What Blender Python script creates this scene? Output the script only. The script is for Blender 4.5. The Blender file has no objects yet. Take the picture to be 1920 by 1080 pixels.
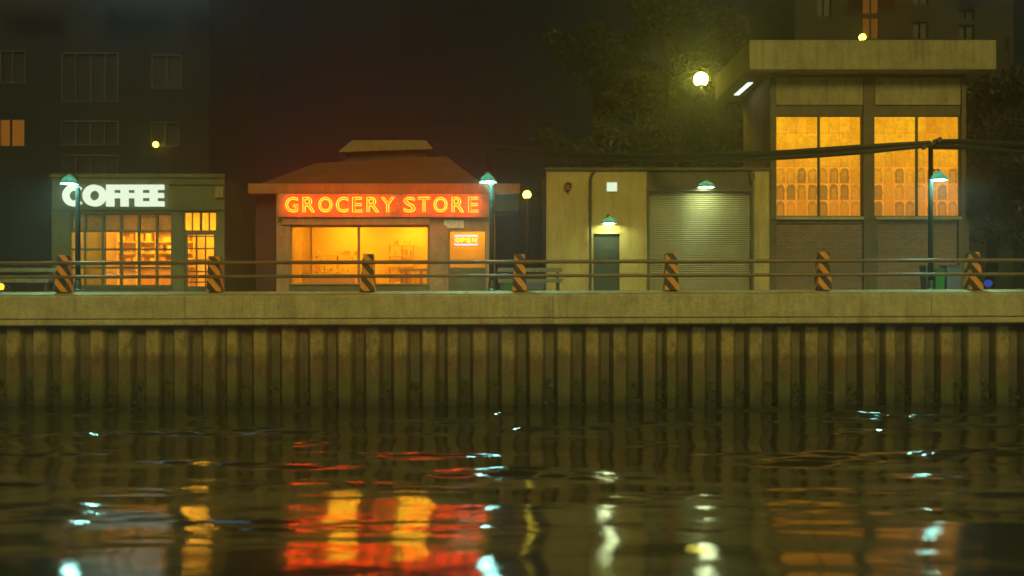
import bpy, math, random
import numpy as np
from mathutils import Vector, Matrix
random.seed(7); RNG = np.random.default_rng(11)
R = math.radians
SC = bpy.context.scene
COL = SC.collection
F = 1792.0            # focal length in photo pixels
HZ = 547.0            # horizon row
D0 = 28.0             # quay edge distance
DB = 35.0             # building line distance
WZ = -3.36            # water level

def X(px, d): return (px - 960) / F * d
def Z(py, d): return (HZ - py) / F * d
def P(px, py, d): return Vector((X(px, d), d, Z(py, d)))

# ------------------------------------------------------------------ mesh helpers
class MB:
    def __init__(s): s.v = []; s.f = []; s.sm = False
    def add(s, vs, fs):
        n = len(s.v); s.v += [tuple(v) for v in vs]; s.f += [tuple(i + n for i in f) for f in fs]; return s
    def box(s, x0, x1, y0, y1, z0, z1):
        if x0 > x1: x0, x1 = x1, x0
        if y0 > y1: y0, y1 = y1, y0
        if z0 > z1: z0, z1 = z1, z0
        return s.add([(x0,y0,z0),(x1,y0,z0),(x1,y1,z0),(x0,y1,z0),(x0,y0,z1),(x1,y0,z1),(x1,y1,z1),(x0,y1,z1)],
                     [(0,3,2,1),(4,5,6,7),(0,1,5,4),(1,2,6,5),(2,3,7,6),(3,0,4,7)])
    def obox(s, c, size, M):
        hx, hy, hz = (q / 2 for q in size)
        vs = [M @ Vector((a*hx, b*hy, d*hz)) + Vector(c) for d in (-1,1) for a, b in ((-1,-1),(1,-1),(1,1),(-1,1))]
        return s.add(vs, [(0,3,2,1),(4,5,6,7),(0,1,5,4),(1,2,6,5),(2,3,7,6),(3,0,4,7)])
    def hexa(s, lo, hi):
        return s.add(list(lo) + list(hi), [(0,3,2,1),(4,5,6,7),(0,1,5,4),(1,2,6,5),(2,3,7,6),(3,0,4,7)])
    def prism(s, poly, y0, y1):   # poly in (x,z)
        n = len(poly)
        vs = [(x, y0, z) for x, z in poly] + [(x, y1, z) for x, z in poly]
        fs = [tuple(range(n)), tuple(range(2*n-1, n-1, -1))] + [(i, i+n, (i+1)%n+n, (i+1)%n) for i in range(n)]
        return s.add(vs, fs)
    def prismx(s, poly, x0, x1):  # poly in (y,z)
        n = len(poly)
        vs = [(x0, y, z) for y, z in poly] + [(x1, y, z) for y, z in poly]
        fs = [tuple(range(n-1,-1,-1)), tuple(range(n, 2*n))] + [(i, (i+1)%n, (i+1)%n+n, i+n) for i in range(n)]
        return s.add(vs, fs)
    def tube(s, pts, r, n=8, closed=False):
        pts = [Vector(p) for p in pts]; k = len(pts)
        rr = r if hasattr(r, '__len__') else [r]*k
        ring = []
        up = None
        for i, p in enumerate(pts):
            if closed: t = pts[(i+1)%k] - pts[i-1]
            else: t = pts[min(i+1,k-1)] - pts[max(i-1,0)]
            t.normalize()
            if up is None:
                up = Vector((0,0,1)) if abs(t.z) < .9 else Vector((0,1,0))
            a = t.cross(up); 
            if a.length < 1e-5: a = t.cross(Vector((1,0,0)))
            a.normalize(); b = a.cross(t); up = b
            ring += [p + (a*math.cos(q) + b*math.sin(q))*rr[i] for q in (2*math.pi*j/n for j in range(n))]
        fs = []
        for i in range(k if closed else k-1):
            i2 = (i+1) % k
            for j in range(n):
                j2 = (j+1) % n
                fs.append((i*n+j, i*n+j2, i2*n+j2, i2*n+j))
        if not closed:
            fs.append(tuple(range(n-1,-1,-1))); fs.append(tuple(range((k-1)*n, k*n)))
        s.sm = True
        return s.add(ring, fs)
    def lathe(s, prof, c, n=24, axis='z'):   # prof: (r, h)
        vs = []; k = len(prof)
        for r_, h in prof:
            for j in range(n):
                q = 2*math.pi*j/n
                if axis == 'z': vs.append((c[0]+r_*math.cos(q), c[1]+r_*math.sin(q), c[2]+h))
                else: vs.append((c[0]+r_*math.cos(q), c[1]+h, c[2]+r_*math.sin(q)))
        fs = []
        for i in range(k-1):
            for j in range(n):
                j2 = (j+1)%n; fs.append((i*n+j, i*n+j2, (i+1)*n+j2, (i+1)*n+j))
        s.sm = True
        return s.add(vs, fs)
    def ball(s, c, r, n=16, m=10, sq=(1,1,1)):
        vs = []
        for i in range(1, m):
            a = math.pi*i/m
            for j in range(n):
                q = 2*math.pi*j/n
                vs.append((c[0]+r*sq[0]*math.sin(a)*math.cos(q), c[1]+r*sq[1]*math.sin(a)*math.sin(q), c[2]+r*sq[2]*math.cos(a)))
        t = len(vs); vs += [(c[0],c[1],c[2]+r*sq[2]), (c[0],c[1],c[2]-r*sq[2])]
        fs = [(i*n+j, (i+1)*n+j, (i+1)*n+(j+1)%n, i*n+(j+1)%n) for i in range(m-2) for j in range(n)]
        fs += [(t, j, (j+1)%n) for j in range(n)] + [(t+1, (m-2)*n+(j+1)%n, (m-2)*n+j) for j in range(n)]
        s.sm = True
        return s.add(vs, fs)
    def build(s, name, mat, parent=None, smooth=None, bevel=0):
        me = bpy.data.meshes.new(name)
        off = parent_loc(parent)
        me.from_pydata([(v[0]-off[0], v[1]-off[1], v[2]-off[2]) for v in s.v], [], s.f)
        me.materials.append(mat)
        if smooth or (smooth is None and s.sm):
            me.shade_smooth()
            try: me.set_sharp_from_angle(angle=R(40))
            except Exception: pass
        me.update()
        o = bpy.data.objects.new(name, me); COL.objects.link(o)
        if parent: o.parent = parent
        if bevel:
            b = o.modifiers.new('bevel', 'BEVEL'); b.width = bevel; b.segments = 2; b.limit_method = 'ANGLE'
        return o
def parent_loc(p):
    l = Vector((0,0,0))
    while p: l += p.location; p = p.parent
    return l
def tag(o, label=None, cat=None, group=None, kind=None):
    if label: o['label'] = label
    if cat: o['category'] = cat
    if group: o['group'] = group
    if kind: o['kind'] = kind
    return o
def thing(name, loc, label, cat, group=None):
    o = bpy.data.objects.new(name, None); COL.objects.link(o); o.location = loc
    o.empty_display_size = .2
    return tag(o, label, cat, group)
def rawmesh(name, V, Fq, mat, parent=None, smooth=False):
    me = bpy.data.meshes.new(name)
    off = parent_loc(parent)
    V = np.asarray(V, dtype=np.float32) - np.array(off, dtype=np.float32)
    Fq = np.asarray(Fq, dtype=np.int32); n = Fq.shape[1]
    me.vertices.add(len(V)); me.vertices.foreach_set('co', V.ravel())
    me.loops.add(Fq.size); me.loops.foreach_set('vertex_index', Fq.ravel())
    me.polygons.add(len(Fq)); me.polygons.foreach_set('loop_start', np.arange(0, Fq.size, n, dtype=np.int32))
    me.polygons.foreach_set('use_smooth', np.full(len(Fq), smooth))
    me.materials.append(mat); me.update(calc_edges=True); me.validate()
    o = bpy.data.objects.new(name, me); COL.objects.link(o)
    if parent: o.parent = parent
    return o
def wall(x0, x1, z0, z1, y, th, holes):
    """a wall sheet in XZ with real thickness and openings (hx0,hx1,hz0,hz1)"""
    m = MB()
    xs = sorted({x0, x1, *[h[0] for h in holes], *[h[1] for h in holes]})
    zs = sorted({z0, z1, *[h[2] for h in holes], *[h[3] for h in holes]})
    xs = [a for a in xs if x0 <= a <= x1]; zs = [a for a in zs if z0 <= a <= z1]
    def solid(i, j):
        if i < 0 or j < 0 or i >= len(xs)-1 or j >= len(zs)-1: return False
        cx = (xs[i]+xs[i+1])/2; cz = (zs[j]+zs[j+1])/2
        return not any(h[0] < cx < h[1] and h[2] < cz < h[3] for h in holes)
    for i in range(len(xs)-1):
        for j in range(len(zs)-1):
            if not solid(i, j): continue
            a, b, c, d = xs[i], xs[i+1], zs[j], zs[j+1]
            m.add([(a,y,c),(b,y,c),(b,y,d),(a,y,d)], [(0,1,2,3)])
            m.add([(a,y+th,c),(b,y+th,c),(b,y+th,d),(a,y+th,d)], [(3,2,1,0)])
            if not solid(i-1, j): m.add([(a,y,c),(a,y,d),(a,y+th,d),(a,y+th,c)], [(0,1,2,3)])
            if not solid(i+1, j): m.add([(b,y,c),(b,y+th,c),(b,y+th,d),(b,y,d)], [(0,1,2,3)])
            if not solid(i, j-1): m.add([(a,y,c),(a,y+th,c),(b,y+th,c),(b,y,c)], [(0,1,2,3)])
            if not solid(i, j+1): m.add([(a,y,d),(b,y,d),(b,y+th,d),(a,y+th,d)], [(0,1,2,3)])
    return m

# ------------------------------------------------------------------ materials
def newmat(name):
    m = bpy.data.materials.new(name); m.use_nodes = True
    nt = m.node_tree; nt.nodes.clear()
    out = nt.nodes.new('ShaderNodeOutputMaterial')
    return m, nt, out
def N(nt, t, **k):
    n = nt.nodes.new('ShaderNode' + t)
    for a, b in k.items():
        if a.startswith('i_'):
            key = a[2:]
            key = int(key) if key.isdigit() else key.replace('_', ' ')
            n.inputs[key].default_value = b
        else: setattr(n, a, b)
    return n
def c4(c): return (c[0], c[1], c[2], 1)
def ramp(nt, src, stops):
    r = nt.nodes.new('ShaderNodeValToRGB')
    el = r.color_ramp.elements
    while len(el) > 1: el.remove(el[-1])
    el[0].position = stops[0][0]; el[0].color = c4(stops[0][1])
    for p, c in stops[1:]:
        e = el.new(p); e.color = c4(c)
    nt.links.new(src, r.inputs[0]); return r.outputs[0]
def mixc(nt, fac, a, b, mode='MIX'):
    m = nt.nodes.new('ShaderNodeMix'); m.data_type = 'RGBA'; m.blend_type = mode
    for sock, v in ((0, fac), (6, a), (7, b)):
        if hasattr(v, 'is_linked') or hasattr(v, 'links'): nt.links.new(v, m.inputs[sock])
        else: m.inputs[sock].default_value = v if sock == 0 else c4(v)
    return m.outputs[2]
def coords(nt, scale=(1,1,1)):
    tc = N(nt, 'TexCoord'); mp = N(nt, 'Mapping'); mp.inputs['Scale'].default_value = scale
    nt.links.new(tc.outputs['Object'], mp.inputs[0]); return mp.outputs[0]
def mathn(nt, op, a, b=None):
    m = nt.nodes.new('ShaderNodeMath'); m.operation = op
    for i, v in enumerate((a, b)):
        if v is None: continue
        if hasattr(v, 'links'): nt.links.new(v, m.inputs[i])
        else: m.inputs[i].default_value = v
    return m.outputs[0]
def noise(nt, vec, sc, det=5, rough=.6):
    n = N(nt, 'TexNoise', i_Scale=sc, i_Detail=det, i_Roughness=rough)
    nt.links.new(vec, n.inputs['Vector']); return n.outputs[0]
def surf(name, c1, c2, sc=2.0, rough=.75, bump=.15, stain=None, streak=0.5, metal=0, fine=14):
    m, nt, out = newmat(name)
    v = coords(nt); n1 = noise(nt, v, sc, 7, .65)
    col = ramp(nt, n1, [(.35, c1), (.65, c2)])
    if stain:
        vs = coords(nt, (3.2, 3.2, .35)); n2 = noise(nt, vs, 1.6, 6, .7)
        f = ramp(nt, n2, [(.48, (0,0,0)), (.72, (streak,)*3)])
        col = mixc(nt, f, col, stain)
    if bump:   # fine grit and blotches of the surface itself
        g1 = ramp(nt, noise(nt, v, 26, 4, .75), [(.34,(.66,)*3),(.66,(1.22,)*3)])
        col = mixc(nt, 1.0, col, g1, 'MULTIPLY')
        g2 = ramp(nt, noise(nt, v, 3.6, 7, .8), [(.50,(1,1,1)),(.72,(.62,.60,.55))])
        col = mixc(nt, .8, col, g2, 'MULTIPLY')
    p = N(nt, 'BsdfPrincipled', i_Roughness=rough, i_Metallic=metal)
    nt.links.new(col, p.inputs['Base Color'])
    if bump:
        b = N(nt, 'Bump', i_Strength=bump, i_Distance=.05)
        nt.links.new(noise(nt, v, fine, 6, .7), b.inputs['Height']); nt.links.new(b.outputs[0], p.inputs['Normal'])
    nt.links.new(p.outputs[0], out.inputs[0]); return m
def emit(name, c, s):
    m, nt, out = newmat(name)
    e = N(nt, 'Emission', i_Strength=s); e.inputs[0].default_value = c4(c)
    nt.links.new(e.outputs[0], out.inputs[0]); return m
def glassm(name, tint=(1,1,1), gloss=.12):
    m, nt, out = newmat(name)
    t = N(nt, 'BsdfTransparent'); t.inputs[0].default_value = c4(tint)
    g = N(nt, 'BsdfGlossy', i_Roughness=.04); g.inputs[0].default_value = (1,1,1,1)
    mx = N(nt, 'MixShader', i_0=gloss)
    nt.links.new(t.outputs[0], mx.inputs[1]); nt.links.new(g.outputs[0], mx.inputs[2]); nt.links.new(mx.outputs[0], out.inputs[0]); return m

M = {}
M['concrete'] = surf('concrete', (.37,.33,.17), (.52,.47,.27), 1.3, .85, .35, (.16,.13,.06), .55)
M['paving'] = surf('paving', (.16,.15,.10), (.26,.24,.16), 1.1, .6, .3)
M['beige'] = surf('beige_render', (.42,.32,.10), (.55,.43,.165), .9, .85, .2, (.22,.16,.07), .5)
M['green_paint'] = surf('green_paint', (.085,.105,.042), (.14,.17,.075), 1.1, .6, .1, (.05,.055,.025), .5)
M['green_frame'] = surf('green_frame', (.05,.085,.045), (.09,.13,.07), 3, .5, .05)
M['plaster'] = surf('plaster', (.33,.22,.13), (.48,.33,.2), 1.2, .85, .2, (.18,.11,.07), .5)
M['maroon'] = surf('maroon_panel', (.05,.018,.016), (.08,.03,.026), 1.2, .7, .15)
M['roof'] = surf('roof_tin', (.12,.05,.014), (.20,.085,.025), 1.6, .7, .3, (.12,.07,.04), .6)  # orange of the neon glow put into the roof colour
M['eave'] = surf('eave_neon_tint', (.34,.14,.035), (.44,.19,.05), 1.6, .7, .2, (.12,.06,.03), .6)  # base colour raised to carry the sign's red-orange light
M['dark_roof'] = surf('dark_roof', (.03,.028,.02), (.06,.055,.04), 2, .8, .2)
M['fascia'] = surf('tower_fascia', (.25,.21,.10), (.37,.32,.16), .8, .85, .25, (.11,.09,.045), .65)
M['frame_dark'] = surf('dark_steel', (.05,.05,.03), (.09,.085,.05), 3, .55, .1)
M['brownframe'] = surf('brown_concrete', (.09,.075,.04), (.15,.12,.065), 2.5, .8, .3, (.05,.055,.035), .6)
M['rail'] = surf('rail_paint', (.11,.09,.028), (.22,.145,.045), 3, .42, .1, (.22,.09,.03), .7)
M['iron'] = surf('green_iron', (.02,.035,.03), (.035,.055,.045), 4, .4, .1)
M['shade'] = surf('teal_enamel', (.08,.22,.20), (.12,.28,.25), 4, .35, .02)
def shade_mat():
    m, nt, out = newmat('teal_glass_shade')
    d = N(nt,'BsdfPrincipled',i_Roughness=.3); d.inputs['Base Color'].default_value=(.16,.28,.25,1)
    t = N(nt,'BsdfTranslucent'); t.inputs[0].default_value=(.16,.32,.28,1)
    mx = N(nt,'MixShader',i_0=.30); nt.links.new(d.outputs[0],mx.inputs[1]); nt.links.new(t.outputs[0],mx.inputs[2]); nt.links.new(mx.outputs[0],out.inputs[0]); return m
M['shade'] = shade_mat()
M['pole'] = surf('pole_paint', (.006,.010,.008), (.012,.018,.014), 4, .95, 0)
M['pole'].node_tree.nodes['Principled BSDF'].inputs['Specular IOR Level'].default_value = .1
M['timber'] = surf('bench_timber', (.13,.11,.06), (.21,.18,.10), 5, .7, .2)
M['cable'] = surf('cable_rubber', (.010,.02,.016), (.018,.03,.024), 3, .6, .1)
M['bingreen'] = surf('bin_green', (.015,.14,.025), (.02,.20,.035), 2, .5, .05)
M['bindark'] = surf('bin_dark', (.03,.06,.05), (.045,.08,.065), 2, .5, .05)
M['binblue'] = surf('bin_blue', (.09,.11,.14), (.12,.14,.18), 2, .5, .05)
M['doorgreen'] = surf('door_green', (.014,.03,.03), (.028,.05,.05), 1.6, .45, .1)
M['rust'] = surf('rust', (.3,.12,.04), (.2,.1,.05), 5, .8, .2)
M['white'] = surf('white_paint', (.7,.7,.62), (.8,.8,.7), 3, .6, .05)
M['stone'] = surf('far_stone', (.005,.006,.005), (.008,.009,.007), .4, .95, 0)
M['far_frame'] = surf('far_window_frame', (.055,.052,.028), (.08,.075,.04), .6, .9, 0)
M['far_glass'] = surf('far_glass', (.003,.004,.004), (.006,.007,.006), .5, .5, 0)
M['facade2'] = surf('far_facade', (.008,.009,.006), (.03,.03,.018), .35, .95, 0)
M['bark'] = surf('bark', (.035,.03,.018), (.06,.05,.03), 6, .9, .4)
M['glass'] = glassm('window_glass', (1,1,1), .06)

def tile_roof_mat():
    m, nt, out = newmat('roof_shingle')
    v = coords(nt)
    n = noise(nt, v, 3, 5)
    w = N(nt, 'TexWave', wave_type='BANDS', bands_direction='X', i_Scale=1.1, i_Distortion=.6)
    nt.links.new(v, w.inputs['Vector'])
    c = ramp(nt, n, [(.3,(.17,.13,.05)),(.7,(.28,.21,.09))])
    c = mixc(nt, mathn(nt,'MULTIPLY',w.outputs['Fac'],.4), c, (.16,.11,.05))
    p = N(nt,'BsdfPrincipled',i_Roughness=.8); nt.links.new(c,p.inputs['Base Color'])
    nt.links.new(p.outputs[0], out.inputs[0]); return m
M['shingle'] = tile_roof_mat()

def brick_mat():
    m, nt, out = newmat('old_brick')
    tc = N(nt,'TexCoord'); sp = N(nt,'SeparateXYZ'); nt.links.new(tc.outputs['Object'], sp.inputs[0])
    cb = N(nt,'CombineXYZ'); nt.links.new(mathn(nt,'ADD',sp.outputs[0],sp.outputs[1]), cb.inputs[0]); nt.links.new(sp.outputs[2], cb.inputs[1])
    b = N(nt,'TexBrick', i_Scale=1.0, i_Mortar_Size=.012)
    b.inputs['Brick Width'].default_value = .25; b.inputs['Row Height'].default_value = .085
    b.inputs['Color1'].default_value = (.25,.12,.07,1); b.inputs['Color2'].default_value = (.13,.075,.045,1); b.inputs['Mortar'].default_value = (.24,.21,.14,1)
    nt.links.new(cb.outputs[0], b.inputs['Vector'])
    v = tc.outputs['Object']
    c = mixc(nt, ramp(nt, noise(nt, v, 1.8, 8, .75), [(.48,(0,0,0)),(.66,(.6,)*3)]), b.outputs[0], (.10,.10,.055))
    c = mixc(nt, ramp(nt, noise(nt, v, 5, 6, .8), [(.60,(0,0,0)),(.68,(.7,)*3)]), c, (.22,.22,.13))
    p = N(nt,'BsdfPrincipled',i_Roughness=.85); nt.links.new(c,p.inputs['Base Color'])
    bp = N(nt,'Bump',i_Strength=.5,i_Distance=.02); nt.links.new(b.outputs[1], bp.inputs['Height']); nt.links.new(bp.outputs[0], p.inputs['Normal'])
    nt.links.new(p.outputs[0], out.inputs[0]); return m
M['brick'] = brick_mat()

def pile_mat():
    m, nt, out = newmat('sheet_pile_steel')
    tc = N(nt,'TexCoord'); sp = N(nt,'SeparateXYZ'); nt.links.new(tc.outputs['Object'], sp.inputs[0])
    v = tc.outputs['Object']
    vs = coords(nt, (1,1,.18))
    base = ramp(nt, noise(nt, v, 2.2, 8, .7), [(.3,(.12,.09,.032)),(.7,(.23,.175,.07))])
    streak = ramp(nt, noise(nt, vs, 9, 5, .7), [(.45,(0,0,0)),(.62,(.85,)*3)])
    base = mixc(nt, streak, base, (.16,.075,.022))
    z = mathn(nt,'ADD', sp.outputs[2], mathn(nt,'MULTIPLY', mathn(nt,'SUBTRACT', noise(nt, coords(nt,(1.6,1.6,.3)), 2.2, 6, .75), .5), .9))
    # pale splash-free band under the coping, dark band of painted coping shade, moss and weed near water (object z = world z)
    up = ramp(nt, mathn(nt,'MULTIPLY_ADD' if False else 'ADD', mathn(nt,'MULTIPLY', z, 1/2.4), 1.4), [(.59,(0,0,0)),(.68,(.8,)*3)])
    base = mixc(nt, up, base, (.40,.30,.11))
    coping_shade = ramp(nt, mathn(nt,'ADD', mathn(nt,'MULTIPLY', mathn(nt,'ADD', sp.outputs[2], mathn(nt,'MULTIPLY', mathn(nt,'SUBTRACT', noise(nt, coords(nt,(1,1,.25)), 7, 5, .8), .5), .35)), 1.0), 2.0), [(.74,(0,0,0)),(.86,(.9,)*3)])  # shade below the coping, painted as a noisy dark band
    base = mixc(nt, coping_shade, base, (.03,.026,.012))
    moss = ramp(nt, mathn(nt,'ADD', mathn(nt,'MULTIPLY', z, -1/2.4), -.4), [(.56,(0,0,0)),(.74,(.75,)*3)])
    base = mixc(nt, moss, base, (.085,.10,.022))
    weed = ramp(nt, mathn(nt,'ADD', mathn(nt,'MULTIPLY', z, -1/2.4), -.4), [(.82,(0,0,0)),(.95,(.8,)*3)])
    base = mixc(nt, weed, base, (.018,.024,.012))
    spk = ramp(nt, noise(nt, v, 22, 4, .8), [(.62,(0,0,0)),(.72,(.6,)*3)])
    base = mixc(nt, spk, base, (.03,.035,.02))
    base = mixc(nt, 1.0, base, ramp(nt, noise(nt, v, 24, 5, .8), [(.34,(.5,)*3),(.68,(1.4,)*3)]), 'MULTIPLY')
    base = mixc(nt, ramp(nt, noise(nt, coords(nt,(1.3,1.3,.7)), 2.4, 8, .8), [(.48,(0,0,0)),(.60,(.62,)*3)]), base, (.05,.045,.02))
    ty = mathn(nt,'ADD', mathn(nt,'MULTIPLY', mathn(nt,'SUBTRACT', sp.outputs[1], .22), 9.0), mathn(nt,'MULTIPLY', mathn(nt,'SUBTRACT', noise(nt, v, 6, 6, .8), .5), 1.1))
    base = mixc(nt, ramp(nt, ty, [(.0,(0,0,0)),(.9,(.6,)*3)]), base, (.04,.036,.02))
    p = N(nt,'BsdfPrincipled',i_Roughness=.6); nt.links.new(base,p.inputs['Base Color'])
    bp = N(nt,'Bump',i_Strength=.6,i_Distance=.05); nt.links.new(noise(nt, v, 12, 7, .75), bp.inputs['Height']); nt.links.new(bp.outputs[0], p.inputs['Normal'])
    nt.links.new(p.outputs[0], out.inputs[0]); return m
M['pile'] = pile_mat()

def post_mat(name, phase):
    m, nt, out = newmat(name)
    tc = N(nt,'TexCoord'); sp = N(nt,'SeparateXYZ'); nt.links.new(tc.outputs['Object'], sp.inputs[0])
    s = mathn(nt,'ADD', sp.outputs[2], mathn(nt,'MULTIPLY', mathn(nt,'ADD', sp.outputs[0], mathn(nt,'MULTIPLY', sp.outputs[1], .8)), 1.25))
    s = mathn(nt,'ADD', mathn(nt,'MULTIPLY', s, 1/.50), phase)
    fr = mathn(nt,'FRACT', s)
    v = tc.outputs['Object']
    n = noise(nt, v, 9, 6, .7)
    fr2 = mathn(nt,'ADD', fr, mathn(nt,'MULTIPLY', mathn(nt,'SUBTRACT', n, .5), .10))
    msk = ramp(nt, fr2, [(.48,(0,0,0)),(.5,(1,1,1))])
    org = ramp(nt, n, [(.3,(.62,.22,.012)),(.7,(.88,.36,.025))])
    blk = ramp(nt, noise(nt, v, 5, 6, .7), [(.45,(.010,.010,.008)),(.64,(.05,.045,.025)),(.78,(.2,.18,.11))])
    c = mixc(nt, msk, org, blk)
    w = ramp(nt, noise(nt, v, 3.5, 8, .8), [(.60,(0,0,0)),(.66,(.75,)*3)])
    c = mixc(nt, w, c, (.20,.18,.11))
    p = N(nt,'BsdfPrincipled',i_Roughness=.6); nt.links.new(c,p.inputs['Base Color'])
    nt.links.new(p.outputs[0], out.inputs[0]); return m

def shutter_mat():
    m, nt, out = newmat('shutter_slats')
    v = coords(nt)
    c = ramp(nt, noise(nt, v, 1.2, 7, .7), [(.3,(.21,.19,.11)),(.7,(.32,.29,.17))])
    c = mixc(nt, ramp(nt, noise(nt, coords(nt,(4,4,.4)), 1.5, 5), [(.5,(0,0,0)),(.75,(.45,)*3)]), c, (.16,.13,.06))
    p = N(nt,'BsdfPrincipled',i_Roughness=.5); nt.links.new(c,p.inputs['Base Color'])
    nt.links.new(p.outputs[0], out.inputs[0]); return m
M['shutter'] = shutter_mat()

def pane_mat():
    """frosted lit panes; dark arches and darker lower rows painted into the emission. cell = .40 x .58 m, object origin at the window's lower left"""
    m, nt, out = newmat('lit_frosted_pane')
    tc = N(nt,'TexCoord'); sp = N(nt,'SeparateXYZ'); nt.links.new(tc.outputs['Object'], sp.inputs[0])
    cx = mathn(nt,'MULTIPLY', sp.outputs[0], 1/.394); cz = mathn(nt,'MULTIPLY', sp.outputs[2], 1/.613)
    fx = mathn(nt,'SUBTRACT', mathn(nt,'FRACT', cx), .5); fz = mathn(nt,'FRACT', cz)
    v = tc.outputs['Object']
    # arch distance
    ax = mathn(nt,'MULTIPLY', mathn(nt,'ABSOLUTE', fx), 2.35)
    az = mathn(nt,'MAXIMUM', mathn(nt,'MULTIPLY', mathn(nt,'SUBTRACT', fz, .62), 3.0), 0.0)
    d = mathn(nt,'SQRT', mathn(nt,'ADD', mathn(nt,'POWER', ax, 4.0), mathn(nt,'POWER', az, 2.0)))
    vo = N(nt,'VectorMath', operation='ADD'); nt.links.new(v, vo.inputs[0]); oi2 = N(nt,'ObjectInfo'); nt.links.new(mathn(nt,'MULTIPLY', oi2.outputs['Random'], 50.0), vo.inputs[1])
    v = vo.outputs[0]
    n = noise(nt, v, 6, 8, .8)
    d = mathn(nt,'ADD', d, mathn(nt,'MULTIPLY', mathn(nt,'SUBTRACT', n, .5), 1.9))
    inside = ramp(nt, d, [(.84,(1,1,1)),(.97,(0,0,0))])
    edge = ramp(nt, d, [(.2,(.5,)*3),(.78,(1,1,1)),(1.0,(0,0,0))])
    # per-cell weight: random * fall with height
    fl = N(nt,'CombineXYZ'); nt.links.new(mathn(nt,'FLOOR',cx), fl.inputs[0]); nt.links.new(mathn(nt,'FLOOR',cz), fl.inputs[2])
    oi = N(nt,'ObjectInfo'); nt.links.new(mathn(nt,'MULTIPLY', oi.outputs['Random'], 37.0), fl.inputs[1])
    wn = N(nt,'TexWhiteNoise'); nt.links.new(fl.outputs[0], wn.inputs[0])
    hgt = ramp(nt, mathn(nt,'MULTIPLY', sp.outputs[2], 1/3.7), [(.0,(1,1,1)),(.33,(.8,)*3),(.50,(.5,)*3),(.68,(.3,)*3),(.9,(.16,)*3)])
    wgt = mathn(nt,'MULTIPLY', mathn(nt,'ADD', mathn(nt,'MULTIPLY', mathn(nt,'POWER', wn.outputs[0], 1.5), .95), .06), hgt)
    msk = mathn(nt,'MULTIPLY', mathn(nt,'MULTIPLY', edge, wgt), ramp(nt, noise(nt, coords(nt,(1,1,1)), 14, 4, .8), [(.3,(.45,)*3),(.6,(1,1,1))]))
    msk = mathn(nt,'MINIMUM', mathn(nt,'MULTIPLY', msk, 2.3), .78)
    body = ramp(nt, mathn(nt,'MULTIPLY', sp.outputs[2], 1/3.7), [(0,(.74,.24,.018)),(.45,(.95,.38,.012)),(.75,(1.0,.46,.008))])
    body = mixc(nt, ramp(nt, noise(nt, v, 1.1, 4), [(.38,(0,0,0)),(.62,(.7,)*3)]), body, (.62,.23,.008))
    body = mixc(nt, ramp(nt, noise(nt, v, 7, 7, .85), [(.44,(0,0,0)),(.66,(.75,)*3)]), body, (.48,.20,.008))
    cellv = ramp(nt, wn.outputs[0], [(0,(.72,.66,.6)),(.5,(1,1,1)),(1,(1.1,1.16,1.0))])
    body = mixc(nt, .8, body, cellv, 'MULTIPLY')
    c = mixc(nt, msk, body, (.115,.055,.012))  # glow dimmed in arches and towards the bottom by painted colour
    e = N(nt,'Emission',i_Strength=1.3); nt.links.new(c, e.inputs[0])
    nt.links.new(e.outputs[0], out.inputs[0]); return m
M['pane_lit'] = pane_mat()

M['room'] = surf('room_wall', (.62,.46,.22), (.75,.58,.3), .7, .8, 0)
M['roomdark'] = surf('room_timber', (.38,.19,.06), (.5,.27,.09), 3, .7, 0)
M['blind'] = surf('bamboo_blind', (.16,.13,.07), (.30,.25,.15), 6, .8, .2)
M['goods1'] = surf('red_goods', (.6,.26,.06), (.7,.34,.08), 9, .6, 0)
M['goods2'] = surf('yellow_goods', (.8,.6,.1), (.7,.45,.08), 9, .6, 0)
M['goods3'] = surf('green_goods', (.5,.45,.08), (.6,.5,.12), 9, .6, 0)
M['roomlamp'] = emit('room_lamp', (1,.44,.022), 42)
M['roomlamp2'] = emit('shop_lamp', (1,.47,.010), 27)
M['neon'] = emit('neon_red', (1,.043,.002), 43.0)
M['neonopen'] = emit('neon_yellow', (1,.55,.03), 3)
M['neonblue'] = emit('neon_blue', (.45,.5,1), 2.0)
M['coffee'] = emit('sign_letter_light', (.86,1,.74), 1.0)
M['bulb'] = emit('lamp_bulb', (.34,1,.82), 300)
M['bulbw'] = emit('wall_lamp_bulb', (.80,1,.50), 64)
M['globe'] = emit('globe_yellow', (1,.86,.10), 95)
M['globe2'] = emit('globe_small', (1,.78,.05), 14)
M['tubelight'] = emit('soffit_tube', (.8,1,.75), 1.6)
M['panelwhite'] = emit('white_panel', (.8,1,.7), 1.0)
M['orangewin'] = emit('dim_orange_window', (1,.36,.03), .13)
M['litcurtain'] = emit('lit_curtain', (1,.36,.03), .22)
M['bluelamp'] = emit('blue_lamp', (.05,.12,.8), .4)
M['orangelamp'] = emit('orange_lamp', (1,.4,.02), 3)

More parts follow.
